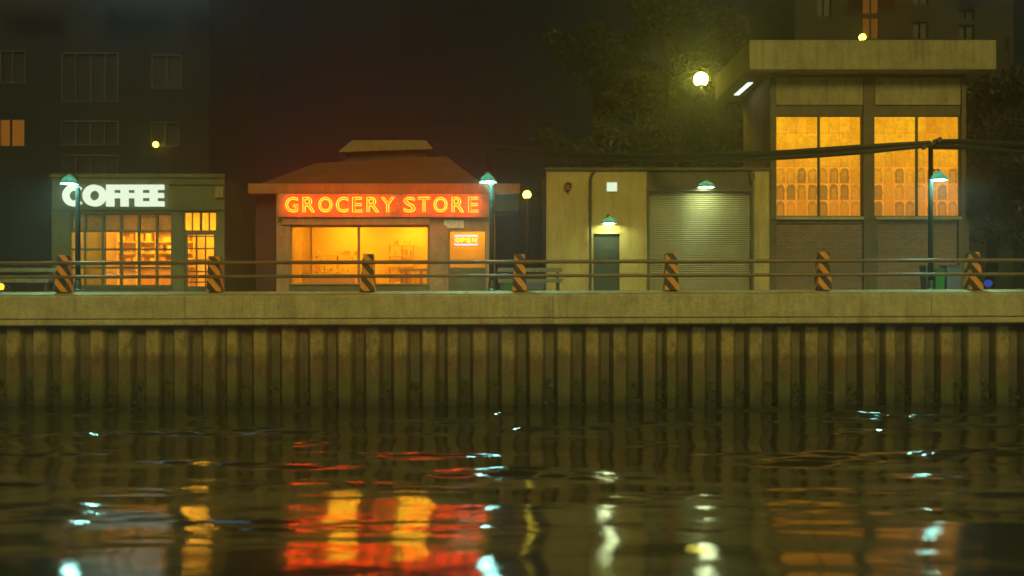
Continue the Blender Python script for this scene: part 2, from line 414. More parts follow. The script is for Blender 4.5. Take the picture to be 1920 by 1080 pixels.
# ------------------------------------------------------------------ water, ground
def water_mat():
    m, nt, out = newmat('canal_water')
    v = coords(nt, (.3, 1.0, 1))
    b = N(nt,'Bump',i_Strength=.17,i_Distance=.02); nt.links.new(noise(nt, v, 7, 5, .65), b.inputs['Height'])
    p = N(nt,'BsdfPrincipled',i_Roughness=.035,i_IOR=1.75)
    p.inputs['Base Color'].default_value = (.035,.032,.013,1)
    nt.links.new(b.outputs[0], p.inputs['Normal']); nt.links.new(p.outputs[0], out.inputs[0]); return m
def build_water():
    xs = np.concatenate([np.linspace(-166,-24,40)[:-1], np.linspace(-24,24,800), np.linspace(24,166,40)[1:]])
    ys = np.concatenate([np.linspace(-23,6,30)[:-1], np.linspace(6,28.6,620)])
    Xg, Yg = np.meshgrid(xs, ys); H = np.zeros_like(Xg)
    rng = np.random.default_rng(5)
    for i in range(70):
        lam = 10**rng.uniform(math.log10(.28), math.log10(4.5))
        th = rng.normal(math.pi/2, .30)            # travelling mostly along Y: crests run across the view
        if lam > 1.4: th = rng.normal(math.pi/2, .55)
        slope = .0046 * (.45 if lam < .8 else (1.0 if lam < 1.6 else 1.45)) * rng.uniform(.5, 1.3)
        k = 2*math.pi/lam
        H += slope/k*np.sin(k*(math.cos(th)*Xg + math.sin(th)*Yg) + rng.uniform(0, 6.28))
    Rp = np.zeros_like(Xg)
    for i in range(60):
        lam = rng.uniform(.22, .6); th = rng.normal(math.pi/2, .22); k = 2*math.pi/lam
        Rp += (.037*rng.uniform(.5,1.4))/k*np.sin(k*(math.cos(th)*Xg + math.sin(th)*Yg) + rng.uniform(0, 6.28))
    env = np.zeros_like(Xg)
    for i in range(24):
        kx, ky = rng.normal(0, .9), rng.normal(0, 2.6)
        env += np.sin(kx*Xg + ky*Yg + rng.uniform(0, 6.28))
    env = np.clip(env/3.5 + .12, 0, 1.7)
    H2 = Rp*env*np.interp(Yg, [11, 15, 18, 28.6], [.04, .22, .9, 1.1])
    # calm and ruffled patches
    patch = np.zeros_like(Xg)
    for i in range(10):
        lx, ly = rng.uniform(6, 20), rng.uniform(2.5, 8)
        patch += np.sin(2*math.pi*(Xg/lx + rng.uniform()) + rng.uniform(0,6)) * np.sin(2*math.pi*(Yg/ly + rng.uniform()))
    amp = 1 + .22*patch/2
    amp *= np.interp(Yg, [6, 12, 20, 28.6], [.85, .85, 1.0, 1.05])
    amp *= (np.abs(Xg) < 40)
    H = (H + H2)*amp
    V = np.stack([Xg, Yg, WZ + H], -1).reshape(-1, 3)
    nx, ny = len(xs), len(ys)
    i = np.arange(ny-1)[:,None]*nx + np.arange(nx-1)[None,:]
    Fq = np.stack([i, i+1, i+nx+1, i+nx], -1).reshape(-1, 4)
    o = rawmesh('water', V, Fq, water_mat(), smooth=True); tag(o, kind='structure')
build_water()
tag(MB().box(-166, 166, D0+.9, 81, -1.2, 0.004).build('quay_ground', M['paving']), kind='structure')

# ------------------------------------------------------------------ quay wall: coping and sheet piling
SL = .0030   # the coping and rails rise very slightly to the right
def tilt(m):
    m.v = [(x, y, z + SL*x) for x, y, z in m.v]; return m
quay = thing('quay_wall', (0, D0, 0), 'long quay wall of corrugated rusty sheet piling under a pale concrete coping', 'quay wall')
prof = [(D0+.09,-.058),(D0+.50,.03),(D0+.95,.03),(D0+.95,-.97),(D0+.02,-.97),(D0-.03,-.93),(D0-.03,-.805),(D0-.01,-.79),(D0+.09,-.785),(D0+.09,-.755),(D0+.03,-.75),(D0+.03,-.12),(D0+.05,-.095),(D0+.115,-.09),(D0+.115,-.062)]
cm = MB()
xs_ = np.linspace(-60, 60, 121)
for a, b in ((-60,-20.3),(-20.29,-9.6),(-9.59,1.2),(1.21,12.3),(12.31,60)):
    cm.prismx(prof, a, b)
tilt(cm).build('coping', M['concrete'], quay, smooth=False, bevel=.012)
cent = [23,74,126,180,233,285,338,392,434,487,540,593,646,698,750,804,848,899,952,1005,1057,1110,1162,1217,1259,1310,1364,1417,1470,1522,1575,1630,1670,1721,1776,1827,1880]
narrow = {434,848,1259,1670}
DP = D0 + .18
outs = []
for c in cent:
    w = 8 if c in narrow else 11
    outs.append((X(c-w, DP), X(c+w, DP)))
x = outs[0][0]
while x > -34: x -= .836; outs.insert(0, (x, x+.34))
x = outs[-1][0]
while x < 34: x += .836; outs.append((x, x+.34))
YI = DP + .24
line = []
for a, b in outs:
    line += [(a-.12, YI), (a-.02, DP+.03), (a+.01, DP), (b-.01, DP), (b+.02, DP+.03), (b+.12, YI)]
pm = MB(); zz = np.linspace(-4.3, -.95, 12)
for i in range(len(line)-1):
    (xa, ya), (xb, yb) = line[i], line[i+1]
    pm.add([(xa,ya,-4.3),(xb,yb,-4.3),(xb,yb,-.98+SL*xb),(xa,ya,-.98+SL*xa)], [(0,1,2,3)])
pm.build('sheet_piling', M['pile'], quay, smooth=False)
MB().box(-60, 60, YI+.1, YI+.3, -4.3, -1.1).build('backing', M['dark_roof'], quay)
# rust drips / weed tufts hanging under the coping
dm = MB()
for i in range(len(outs)-1):
    a = outs[i][1]; b = outs[i+1][0]
    if abs(a) > 17: continue
    dens = 2 if a < 1 else 6
    for k in range(dens):
        xx = random.uniform(a, b); L = random.uniform(.03, .13)
        dm.tube([(xx, D0+.30, -.96+SL*xx), (xx+random.uniform(-.01,.01), D0+.30, -.97-L+SL*xx)], [.012,.006], 5)
dm.build('rust_drips', M['rust'], quay)
# weed growing in the pile troughs at the waterline
vv = []; ff = []
rng = np.random.default_rng(3)
for i in range(len(outs)-1):
    a, b = outs[i][1], outs[i+1][0]
    if abs(a) > 17.5: continue
    w = b - a
    for k in range(170):
        u = rng.uniform(0,1); hmax = .85*(1-abs(2*u-1)**2.2)*rng.uniform(.15,1)
        c = np.array([a + u*w, YI - .03 - rng.uniform(0,.14), WZ - .05 + hmax])
        d1 = rng.normal(0,1,3); d1 /= np.linalg.norm(d1); d2 = np.cross(d1, rng.normal(0,1,3)); d2 /= np.linalg.norm(d2)
        s = rng.uniform(.012,.035); n0 = len(vv)
        vv += [c-d1*s-d2*s*.5, c+d1*s-d2*s*.5, c+d1*s+d2*s*.5, c-d1*s+d2*s*.5]; ff.append((n0,n0+1,n0+2,n0+3))
M['weed'] = surf('weed', (.03,.045,.014), (.06,.075,.022), 8, .5, 0)
o = rawmesh('algae', vv, ff, M['weed']); tag(o, 'dark weed and algae clumps in the troughs of the sheet piling', 'weed', kind='stuff')

# ------------------------------------------------------------------ guard rail
DR = D0 + .45
rail = thing('guard_rail', (0, DR, .03), 'two-tube railing on orange and black striped posts along the quay edge', 'railing')
posts = [(-164,.1),(120,.35),(404,.15),(690,.62),(974,.02),(1258,.0),(1543,.45),(1825,.08),(2110,.3)]
for k, (px, ph) in enumerate(posts):
    xc = X(px, DR); zb = .03 + SL*xc - .004; h = 1.09 + [0,.01,-.03,.02,0,.02,.04,.02,0][k]
    o = bpy.data.objects.new('post', None)
    m = MB(); wb, wt = .215, .155; lean = [.0,-.02,.02,-.02,.0,.01,.015,.03,0][k]
    def rg(w, z, dx=0): return [(xc-w+dx, DR-w*.9, z), (xc+w+dx, DR-w*.9, z), (xc+w+dx, DR+w*.9, z), (xc-w+dx, DR+w*.9, z)]
    m.hexa(rg(wb, zb), rg(wt, zb+h, -lean))
    c = tuple(sum(v[i] for v in m.v)/8 for i in range(3))
    pmt = post_mat('striped_paint_%d' % k, ph)
    me_o = m.build('post', pmt, None, bevel=.018)
    # object origin at the post's own base so that the stripes sit on it
    me_o.data.transform(Matrix.Translation((-xc, -DR, -zb)))
    me_o.parent = rail; me_o.location = Vector((xc, DR, zb)) - rail.location
for zr, rr in ((.885,.056),(.475,.050)):
    m = MB()
    m.tube([(x_, DR-.23 if False else DR-.17, .0+zr+SL*x_) for x_ in np.linspace(-22, 22, 45)], rr, 12)
    m.build('rail', M['rail'], rail)

# ------------------------------------------------------------------ street lamps and wall lamps
def lamp_shade(parent, c, r, h, bulbmat, tilt_=0):
    m = MB(); m.lathe([(r,0),(r*.93,h*.28),(r*.70,h*.62),(r*.34,h*.9),(r*.24,h),(r*.22,h*1.18),(0.001,h*1.22)], c, 28)
    m.lathe([(r*.985,.004),(r*.90,h*.27),(r*.66,h*.6),(r*.30,h*.86),(0.001,h*.88)], c, 28)
    m.build('lamp_shade', M['shade'], parent)
    b = MB(); b.ball((c[0], c[1], c[2]+.035), r*.80, 20, 8, (1,1,.13)); b.build('bulb', bulbmat, parent)
def street_lamp(px_pole, px_lamp, py_lamp, d, ztop, label, clamp=False, yoff=.0):
    xp = X(px_pole, d); xl = X(px_lamp, d); zl = Z(py_lamp, d)
    t = thing('street_lamp', (xp, d, 0), label, 'street lamp', 'street lamps along the quay')
    m = MB(); m.tube([(xp,d,0),(xp,d,.9),(xp,d,ztop)], [.085,.08,.07], 14); m.build('pole', M['pole'], t)
    m = MB(); m.lathe([(.16,0),(.16,.05),(.12,.09),(.11,.3),(.085,.36)], (xp,d,0.004), 18); m.build('base', M['iron'], t)
    yl = d - .27
    zs = zl + .31
    m = MB(); m.tube([(xp,d,min(ztop,zl+.02)-.1),(xp,d-.04,zs-.06),(xp+(xl-xp)*.4,d-.12,zs+.03),(xl,yl,zs+.04),(xl,yl,zl+.22)], .022, 8); m.build('bracket', M['iron'], t)
    lamp_shade(t, (xl, yl, zl), .27, .27, M['bulb'])
    return t
DL = 30.2
street_lamp(146, 137, 347, DL, Z(352,DL), 'street lamp with teal shade in front of the white coffee sign')
street_lamp(922, 915, 344, DL, Z(345,DL), 'street lamp with teal shade at the right end of the red neon sign')
sl3 = street_lamp(1745, 1753, 340, DL, Z(268,DL), 'taller street lamp carrying the cable clamp in front of the tall windows')
xp = X(1745, DL)
def wall_lamp(px, py, yw, r, label):
    x_ = X(px, yw); z_ = Z(py, yw)
    t = thing('wall_lamp', (x_, yw, z_), label, 'wall lamp', 'shaded lamps on the garage front')
    m = MB(); m.tube([(x_,yw-.01,z_+.30),(x_,yw-.18,z_+.36),(x_,yw-.34,z_+.33),(x_,yw-.36,z_+.24)], .022, 8); m.build('bracket', M['iron'], t)
    m = MB(); m.lathe([(0.001,-.03),(.07,-.03),(.07,0)], (x_,yw,z_+.30), 14, 'y'); m.build('wall_plate', M['iron'], t)
    lamp_shade(t, (x_, yw-.36, z_), r, .24, M['bulbw'])

# ------------------------------------------------------------------ coffee shop
def X35(p): return X(p, DB)
def Z35(p): return Z(p, DB)
GB = .004
b = thing('coffee_shop', (X35(259), DB, 0), 'low green flat-roofed coffee shop with a gridded shop window', 'shop')
x0, x1, zt = X35(97), X35(421), Z35(328)
wx0, wx1, wz0, wz1 = X35(130), X35(323), Z35(537), Z35(400)
tx0, tx1, tz0, tz1 = X35(344), X35(406), Z35(433), Z35(397)
dx0, dx1, dz1 = X35(345), X35(405), Z35(440)
wall(x0, x1, GB, zt, DB, .22, [(wx0,wx1,wz0,wz1),(tx0,tx1,tz0,tz1),(dx0,dx1,GB,dz1)]).build('front_wall', M['green_paint'], b)
yb = 38.2; zb_ = Z(365, yb)
m = MB(); m.prismx([(DB+.22,GB),(yb+2.2,GB),(yb+2.2,zb_-.25),(DB+.22,zt-.03)], x1-.2, x1); m.build('side_wall', M['green_paint'], b)
m = MB(); m.prismx([(DB+.22,GB),(yb+2.2,GB),(yb+2.2,zb_-.25),(DB+.22,zt-.03)], x0, x0+.2); m.build('side_wall', M['green_paint'], b)
MB().box(x0+.2, x1-.2, yb+2.0, yb+2.2, GB, zb_-.3).build('back_wall', M['green_paint'], b)
m = MB(); m.prismx([(DB+.22,zt-.14),(yb+2.0,zb_-.35),(yb+2.0,zb_-.45),(DB+.22,zt-.26)], x0+.2, x1-.2); m.build('roof', M['dark_roof'], b)
m = MB(); m.box(x0-.04, x1+.04, DB-.06, DB-.002, zt-.10, zt+.04); m.build('cornice', M['green_paint'], b)
m = MB(); m.box(X35(318), x1+.02, DB-.05, DB-.003, Z35(347), Z35(344)); m.box(X35(97), x1, DB-.07, DB-.003, Z35(394.5), Z35(391.5)); m.build('string_course', M['green_frame'], b)
MB().box(x0+.25, x1-.25, DB+.3, yb+1.9, .01, .05).build('shop_floor', M['room'], b)
MB().box(x0+.25, x1-.25, yb+.9, yb+1.0, .06, 3.3).build('room_back', M['room'], b)
MB().box(x0+.25, x1-.25, DB+.24, yb+.9, 3.3, 3.36).build('ceiling', M['room'], b)
# window
w = MB(); fy0, fy1 = DB+.04, DB+.14
for px in (131,158.5,192,226,259.5,293,322): w.box(X35(px-2.1), X35(px+2.1), fy0, fy1, wz0, wz1)
for py in (401,433,467.5,502,536): w.box(wx0, wx1, fy0+.01, fy1-.01, Z35(py+1.9), Z35(py-1.9))
wo = w.build('window', M['green_frame'], b)
MB().box(wx0, wx1, DB+.085, DB+.091, wz0, wz1).build('pane', M['glass'], wo)
m = MB()
for i in range(18):
    z_ = Z35(432) + i*(Z35(401)-Z35(432))/18
    m.box(wx0+.02, wx1-.02, DB+.2, DB+.215, z_+.004, z_+.033)
m.build('blind', M['blind'], b)
MB().box(wx0-.06, wx1+.06, DB-.06, DB-.002, Z35(541), wz0-.002).build('window_sill', M['green_frame'], b)
w = MB()
for px in (345,359.2,374.5,376.5,391,405): w.box(X35(px-.9), X35(px+.9), fy0, fy1, tz0, tz1)
w.box(tx0, tx1, fy0+.01, fy1-.01, tz0, tz0+.03); w.box(tx0, tx1, fy0+.01, fy1-.01, tz1-.03, tz1)
wo = w.build('transom_window', M['green_frame'], b)
MB().box(tx0, tx1, DB+.085, DB+.091, tz0, tz1).build('pane', M['glass'], wo)
w = MB()
w.box(dx0, X35(350), fy0, fy1, .02, dz1); w.box(X35(400.5), dx1, fy0, fy1, .02, dz1)
for px in (367,384): w.box(X35(px-1), X35(px+1), fy0+.01, fy1-.01, .02, dz1)
for py in (443,466,487.5,509,529): w.box(X35(350), X35(400.5), fy0+.02, fy1-.02, Z35(py+1.3), Z35(py-1.3))
w.box(dx0, dx1, fy0+.005, fy1-.005, .01, .2)
wo = w.build('door', M['green_frame'], b)
MB().box(dx0, dx1, DB+.085, DB+.091, .2, dz1).build('pane', M['glass'], wo)
MB().tube([(X35(397),DB-.02,.95),(X35(397),DB-.02,1.25)], .02, 8).build('handle', M['white'], wo)
MB().box(X35(405.5), X35(420), DB-.12, DB-.004, Z35(371), Z35(351)).build('vent_box', M['fascia'], b)
MB().box(X35(130), X35(320), DB+.6, DB+.9, 3.2, 3.29).build('room_light', M['roomlamp'], b)
MB().box(X35(340), X35(405), DB+.6, DB+1.2, 3.2, 3.29).build('room_light', M['roomlamp'], b)
MB().box(X35(130), X35(240), DB+2.3, DB+2.7, 3.2, 3.29).build('room_light', M['roomlamp'], b)
MB().box(X35(260), X35(400), DB+2.3, DB+2.7, 3.2, 3.29).build('room_light', M['roomlamp'], b)
for a, c, y_ in ((128,410,.5),):
    MB().box(X35(a), X35(c), DB+y_-.02, DB+y_+.02, 3.0, 3.298).build('lamp_baffle', M['room'], b)  # baffle added to keep the room lamps out of the water's reflection
# coffee shop interior furniture
t = thing('cafe_counter', (X35(270), DB+2.6, 0), 'wooden counter inside the coffee shop window', 'counter')
MB().box(X35(215), X35(318), DB+2.3, DB+2.8, .05, .95).build('counter_front', M['roomdark'], t)
MB().box(X35(212), X35(321), DB+2.22, DB+2.88, .953, 1.0).build('counter_top', M['goods2'], t)
t = thing('back_shelf', (X35(200), DB+3.6, 0), 'tall shelf of jars on the coffee shop back wall', 'shelf')
m = MB()
for z_ in (1.1,1.55,2.0,2.45): m.box(X35(140), X35(300), DB+3.7, DB+4.0, z_, z_+.04)
for q in (140,180,220,260,299): m.box(X35(q), X35(q)+.05, DB+3.7, DB+4.02, .06, 2.5)
m.build('shelf_frame', M['goods2'], t)
for z_ in (1.14,1.59,2.04):
    q = 143
    while q < 296:
        hh = random.uniform(.12,.32); ww = random.uniform(6,14); jj = random.random() < .6
        MB().box(X35(q), X35(q+ww), DB+3.72, DB+3.9, z_, z_+hh).build('jar' if jj else 'box', M['goods2' if jj else 'roomdark'], t); q += ww + random.uniform(3,14)
for q in (170, 240):
    t = thing('cafe_table', (X35(q), DB+1.0, 0), 'small round table %s inside the coffee shop window' % ('on the left' if q == 170 else 'on the right'), 'table')
    m = MB(); m.lathe([(0.001,.75),(.36,.75),(.36,.72),(0.001,.72)], (X35(q),DB+1.0,0), 20); m.build('table_top', M['roomdark'], t)
    MB().tube([(X35(q),DB+1.0,.05),(X35(q),DB+1.0,.72)], .04, 8).build('leg', M['roomdark'], t)
# COFFEE sign: heavy geometric letters
sg = thing('coffee_sign', (X35(215), DB-.1, Z35(388)), 'white glowing block-letter COFFEE sign on the green fascia', 'sign')
zb0, zt0 = Z35(387.5), Z35(347); hh = zt0 - zb0; ys0, ys1 = DB-.17, DB-.02
def ringsec(cx, cz, ro, ri, a0, a1, sx=1.0, n=44):
    po = []; full = abs(a1-a0) > 359
    for i in range(n+1):
        a = R(a0 + (a1-a0)*i/n); po.append((cx+ro*sx*math.cos(a), cz+ro*math.sin(a)))
    pi_ = []
    for i in range(n+1):
        a = R(a0 + (a1-a0)*i/n); pi_.append((cx+ri*sx*math.cos(a), cz+ri*math.sin(a)))
    m = MB()
    for i in range(n):
        q = [po[i], po[i+1], pi_[i+1], pi_[i]]
        vs = [(x_,ys0,z_) for x_,z_ in q] + [(x_,ys1,z_) for x_,z_ in q]
        m.add(vs, [(3,2,1,0),(4,5,6,7),(0,1,5,4),(2,3,7,6)] + ([(3,0,4,7)] if i == 0 and not full else []) + ([(1,2,6,5)] if i == n-1 and not full else []))
    return m
ro = hh/2
ringsec(X35(140.5), zb0+ro, ro, ro*.47, 42, 318, .98).build('letter', M['coffee'], sg, smooth=False)
ringsec(X35(179.5), zb0+ro, ro, ro*.46, 0, 360, 1.05).build('letter', M['coffee'], sg, smooth=False)
def rects(rs):
    m = MB()
    for a, b_, c, d in rs: m.box(X35(a), X35(b_), ys0, ys1, Z35(c), Z35(d))
    return m
# each letter as one outline polygon
def poly(pts): return MB().prism([(X35(a), Z35(c)) for a, c in pts][::-1], ys0, ys1)
for xl in (202.3, 229):
    poly([(xl,387.5),(xl,347),(xl+24.2,347),(xl+24.2,356.5),(xl+13,356.5),(xl+13,362.5),(xl+23.5,362.5),(xl+23.5,372),(xl+13,372),(xl+13,387.5)]).build('letter', M['coffee'], sg)
for xl in (255.5, 283.3):
    poly([(xl,387.5),(xl,347),(xl+25.6,347),(xl+25.6,356.3),(xl+13,356.3),(xl+13,362.6),(xl+25,362.6),(xl+25,371.5),(xl+13,371.5),(xl+13,378),(xl+25.8,378),(xl+25.8,387.5)]).build('letter', M['coffee'], sg)

# ------------------------------------------------------------------ grocery store
b = thing('grocery_store', (X35(720), DB, 0), 'grocery store with red-lit wide eave, tin roof and two big yellow windows', 'shop')
gx0, gx1 = X35(518), X35(921)
ztop = Z35(362)
g_w = [(X35(545),X35(670),Z35(532),Z35(424)), (X35(675),X35(803),Z35(532),Z35(424)), (X35(841),X35(911),Z35(500),Z35(434)), (X35(841),X35(911),GB,Z35(503))]
holes = [(X35(545),X35(803),Z35(532),Z35(424)), (X35(841),X35(911),GB+.02,Z35(434))]
wall(gx0, gx1, GB, ztop, DB, .22, holes).build('front_wall', M['plaster'], b)
MB().box(X35(473), gx0-.003, DB+.45, DB+.65, GB, ztop).build('recessed_wall', M['maroon'], b)
MB().box(gx0, gx0+.2, DB+.225, DB+6, GB, ztop).build('side_wall', M['plaster'], b)
MB().box(gx1-.2, gx1, DB+.225, DB+6, GB, ztop).build('side_wall', M['maroon'], b)
MB().box(X35(473), gx1, DB+6, DB+6.2, GB, ztop).build('back_wall', M['plaster'], b)
# eave slab
ex0, ex1 = X(465,34.8), X(975,34.8)
ze0, ze1 = Z(363,34.8), Z(344,34.8)
MB().box(ex0, ex1, 34.8, DB+6.4, ze0, ze1)  .build('eave', M['eave'], b, bevel=.01)
# lower hipped roof
def quadface(m, a, b_, c, d): m.add([a,b_,c,d], [(0,1,2,3)])
A = P(487,344,34.9); A.z = ze1+.003; B = P(905,344,34.9); B.z = ze1+.003
C = P(836,293,37.5); Dd = P(592,306,37.5)
A2 = Vector((A.x, 41.2, ze1+.003)); B2 = Vector((B.x, 41.2, ze1+.003)); C2 = Vector((C.x, 39.4, C.z)); D2 = Vector((Dd.x, 39.4, Dd.z))
m = MB(); m.hexa([A,B,B2,A2],[Dd,C,C2,D2]); m.build('roof', M['roof'], b)
# upper monitor roof
m = MB(); y1_, y2_ = 38.6, 41.5
lo = [P(634,285,y1_), P(812,279,y1_)]; hi = [P(660,263,39.3), P(798,263,39.3)]
m.hexa([lo[0], lo[1], Vector((lo[1].x,y2_,lo[1].z)), Vector((lo[0].x,y2_,lo[0].z))], [hi[0], hi[1], Vector((hi[1].x,y2_-.6,hi[1].z)), Vector((hi[0].x,y2_-.6,hi[0].z))])
m.build('monitor_roof', M['shingle'], b)
MB().box(lo[0].x+.25, lo[1].x-.25, y1_+.3, y2_-.3, Dd.z-.4, lo[1].z-.06).build('monitor_wall', M['dark_roof'], b)
# sign board strip and ledge
MB().box(X35(524), X35(917), DB-.26, DB-.003, Z35(408), Z35(364.5)).build('sign_board', M['plaster'], b)
MB().box(X35(530), X35(806), DB-.16, DB-.004, Z35(422), Z35(409)).build('ledge', M['plaster'], b, bevel=.01)
MB().box(X35(833), X35(870), DB-.06, DB-.004, Z35(428), Z35(413)).build('notice_board', M['white'], b)
# pilasters
for a, c in ((520,543),(806,838)):
    MB().box(X35(a), X35(c), DB-.09, DB-.003, GB, Z35(423)).build('pilaster', M['plaster'], b)
MB().box(X35(543), X35(806), DB-.05, DB-.003, GB, Z35(534.5)).build('plinth', M['green_paint'], b)
MB().box(X35(543), X35(806), DB-.12, DB-.0, Z35(534), Z35(531.6)).build('window_sill', M['fascia'], b)
w = MB()
w.box(X35(670), X35(674.5), DB+.02, DB+.12, Z35(531), Z35(424))
for a, c in ((545,547),(801.5,803)): w.box(X35(a), X35(c), DB+.02, DB+.12, Z35(531), Z35(424))
w.box(X35(547), X35(801.5), DB+.03, DB+.11, Z35(426), Z35(424))
wo = w.build('window', M['fascia'], b)
MB().box(X35(547), X35(801.5), DB+.06, DB+.066, Z35(531), Z35(426)).build('pane', M['glass'], wo)
w = MB(); w.box(X35(841), X35(911), DB+.02, DB+.12, GB+.02, Z35(502)); 
w.box(X35(841), X35(843), DB+.02, DB+.12, Z35(501.8), Z35(434)); w.box(X35(909.5), X35(911), DB+.02, DB+.12, Z35(501.8), Z35(434))
wo = w.build('door', M['green_paint'], b)
MB().box(X35(843), X35(909.5), DB+.06, DB+.066, Z35(502), Z35(434)).build('pane', M['glass'], wo)
MB().tube([(X35(848),DB-.04,.95),(X35(848),DB-.04,1.2)], .018, 8).build('handle', M['white'], wo)
# right canopy box under the eave
MB().box(X35(928), X35(972), DB+.1, DB+2.2, Z35(395), ze0-.004).build('canopy_box', M['iron'], b)
MB().tube([(X35(926.5),DB-.06,0.01),(X35(926.5),DB-.06,ze0)], .035, 8).build('downpipe', M['fascia'], b)
# interior
MB().box(gx0+.25, gx1-.25, DB+.3, DB+5.9, .01, .05).build('shop_floor', M['goods2'], b)
MB().box(gx0+.25, gx1-.25, DB+5.0, DB+5.1, .06, 2.9).build('room_back', M['room'], b)
MB().box(gx0+.25, gx1-.25, DB+.24, DB+5.0, 2.9, 2.96).build('ceiling', M['room'], b)
MB().box(X35(811), X35(813), DB+.24, DB+3.0, .06, 2.9).build('partition', M['room'], b)
for a, c, y_ in ((560,650,2.0),(690,780,2.0),(580,640,3.8),(720,790,3.8),(845,905,1.4)):
    MB().box(X35(a), X35(c), DB+y_, DB+y_+(.5 if a < 800 else .5), 2.78, 2.88).build('room_light', M['roomlamp2'], b)
for a, c, y_ in ((548,668,1.9),(676,798,1.9)):
    MB().box(X35(a), X35(c), DB+y_-.02, DB+y_+.02, 2.56, 2.898).build('lamp_baffle', M['room'], b)  # added boards hiding the lamps behind them from the water
MB().box(X35(815), X35(916), DB+2.6, DB+2.7, .06, 2.85).build('screen_wall', M['room'], b)
k = 0
for (a, c, y_, top, lab) in ((552,640,3.6,1.45,'low goods shelf behind the left yellow grocery window'),(700,752,4.2,1.9,'goods shelf behind the right yellow grocery window')):
    t = thing('goods_shelf', (X35((a+c)/2), DB+y_, 0), lab, 'shelf')
    m = MB()
    for z_ in np.arange(.15, top+.01, (top-.15)/4): m.box(X35(a), X35(c), DB+y_, DB+y_+.4, z_, z_+.03)
    for q in (a, (a+c)/2, c-2): m.box(X35(q), X35(q+1.5), DB+y_, DB+y_+.41, .06, top+.02)
    m.build('shelf_frame', M['goods2'], t)
    for z_ in np.arange(.15, top+.01, (top-.15)/4):
        q = a + 2
        while q < c-5:
            ww = random.uniform(5,12); hh_ = random.uniform(.1,.26)
            MB().box(X35(q), X35(q+ww), DB+y_+.03, DB+y_+.3, z_+.032, z_+.03+hh_).build('goods_box', M[random.choice(('goods1','goods2','goods2','goods3'))], t); q += ww+random.uniform(1,5)
t = thing('shop_table', (X35(765), DB+1.2, 0), 'dark table with legs in the lower corner of the right grocery window', 'table')
MB().box(X35(742), X35(800), DB+.9, DB+1.5, .78, .86).build('table_top', M['roomdark'], t)
for a in (745, 753, 783, 796):
    for yy in (.95, 1.42): MB().box(X35(a), X35(a+2.2), DB+yy, DB+yy+.05, .055, .777).build('leg', M['roomdark'], t)
t = thing('grocery_counter', (X35(600), DB+1.3, 0), 'orange counter below the left grocery window', 'counter')
MB().box(X35(552), X35(655), DB+1.2, DB+1.7, .055, .62).build('counter_front', M['goods1'], t)
MB().box(X35(550), X35(657), DB+1.15, DB+1.75, .623, .67).build('counter_top', M['goods2'], t)

# neon text from font outlines
def neon_letter(ch, px, py0, py1, y, mat, parent, rad, wpx, fat=.0, name='letter'):
    cu = bpy.data.curves.new('tmp', 'FONT'); cu.body = ch; cu.size = 1; cu.fill_mode = 'NONE'; cu.resolution_u = 3
    cu.bevel_depth = 0.0; cu.offset = fat
    ob = bpy.data.objects.new('tmp', cu); COL.objects.link(ob)
    dg = bpy.context.evaluated_depsgraph_get(); dg.update()
    me = bpy.data.meshes.new_from_object(ob.evaluated_get(dg))
    vs = np.array([v.co[:] for v in me.vertices]); ed = [tuple(e.vertices) for e in me.edges]
    COL.objects.unlink(ob); bpy.data.objects.remove(ob); bpy.data.curves.remove(cu); bpy.data.meshes.remove(me)
    mn, mx = vs.min(0), vs.max(0)
    adj = {}
    for a, b_ in ed: adj.setdefault(a, []).append(b_); adj.setdefault(b_, []).append(a)
    z0_, z1_ = Z(py1, y), Z(py0, y); xw = wpx/F*y
    m = MB(); seen = set()
    for s in range(len(vs)):
        if s in seen or s not in adj: continue
        loop = [s]; seen.add(s); cur = s
        while True:
            nx = [q for q in adj[cur] if q not in seen]
            if not nx: break
            cur = nx[0]; seen.add(cur); loop.append(cur)
        if len(loop) < 3: continue
        pts = [(X(px, y) + ((vs[q][0]-mn[0])/(mx[0]-mn[0])-.5)*xw, y, z0_ + (vs[q][1]-mn[1])/(mx[1]-mn[1])*(z1_-z0_)) for q in loop]
        cl = [pts[0]]
        for p_ in pts[1:]:
            if (Vector(p_)-Vector(cl[-1])).length > .012: cl.append(p_)
        m.tube(cl, rad, 6, closed=True)
    return m.build(name, mat, parent)
sg = thing('neon_sign', (X35(716), DB-.12, Z35(399)), 'red neon outline lettering GROCERY STORE above the shop windows', 'sign')
for ch, px, wd in (('G',547,23),('R',579,22),('O',610,25),('C',641.5,22),('E',670,18),('R',699,22),('Y',727,24),('S',768,21),('T',795,22),('O',826,25),('R',858.5,22),('E',887.5,18)):
    neon_letter(ch, px*1.0, 370, 397.5, DB-.40, M['neon'], sg, .0105, wd, name='letter')
sg = thing('open_sign', (X35(874), DB-.1, Z35(458)), 'small OPEN neon sign with blue border in the grocery door pane', 'sign')
for ch, px in (('O',858.5),('P',868.5),('E',878.5),('N',889)):
    neon_letter(ch, px, 446, 454, DB-.04, M['neonopen'], sg, .011, 7.5, fat=0, name='letter')
a = [P(852.5,442,DB-.04), P(895,442,DB-.04), P(895,458.5,DB-.04), P(852.5,458.5,DB-.04)]
m = MB(); m.tube(a, .026, 8, closed=True); m.build('border', M['neonblue'], sg)

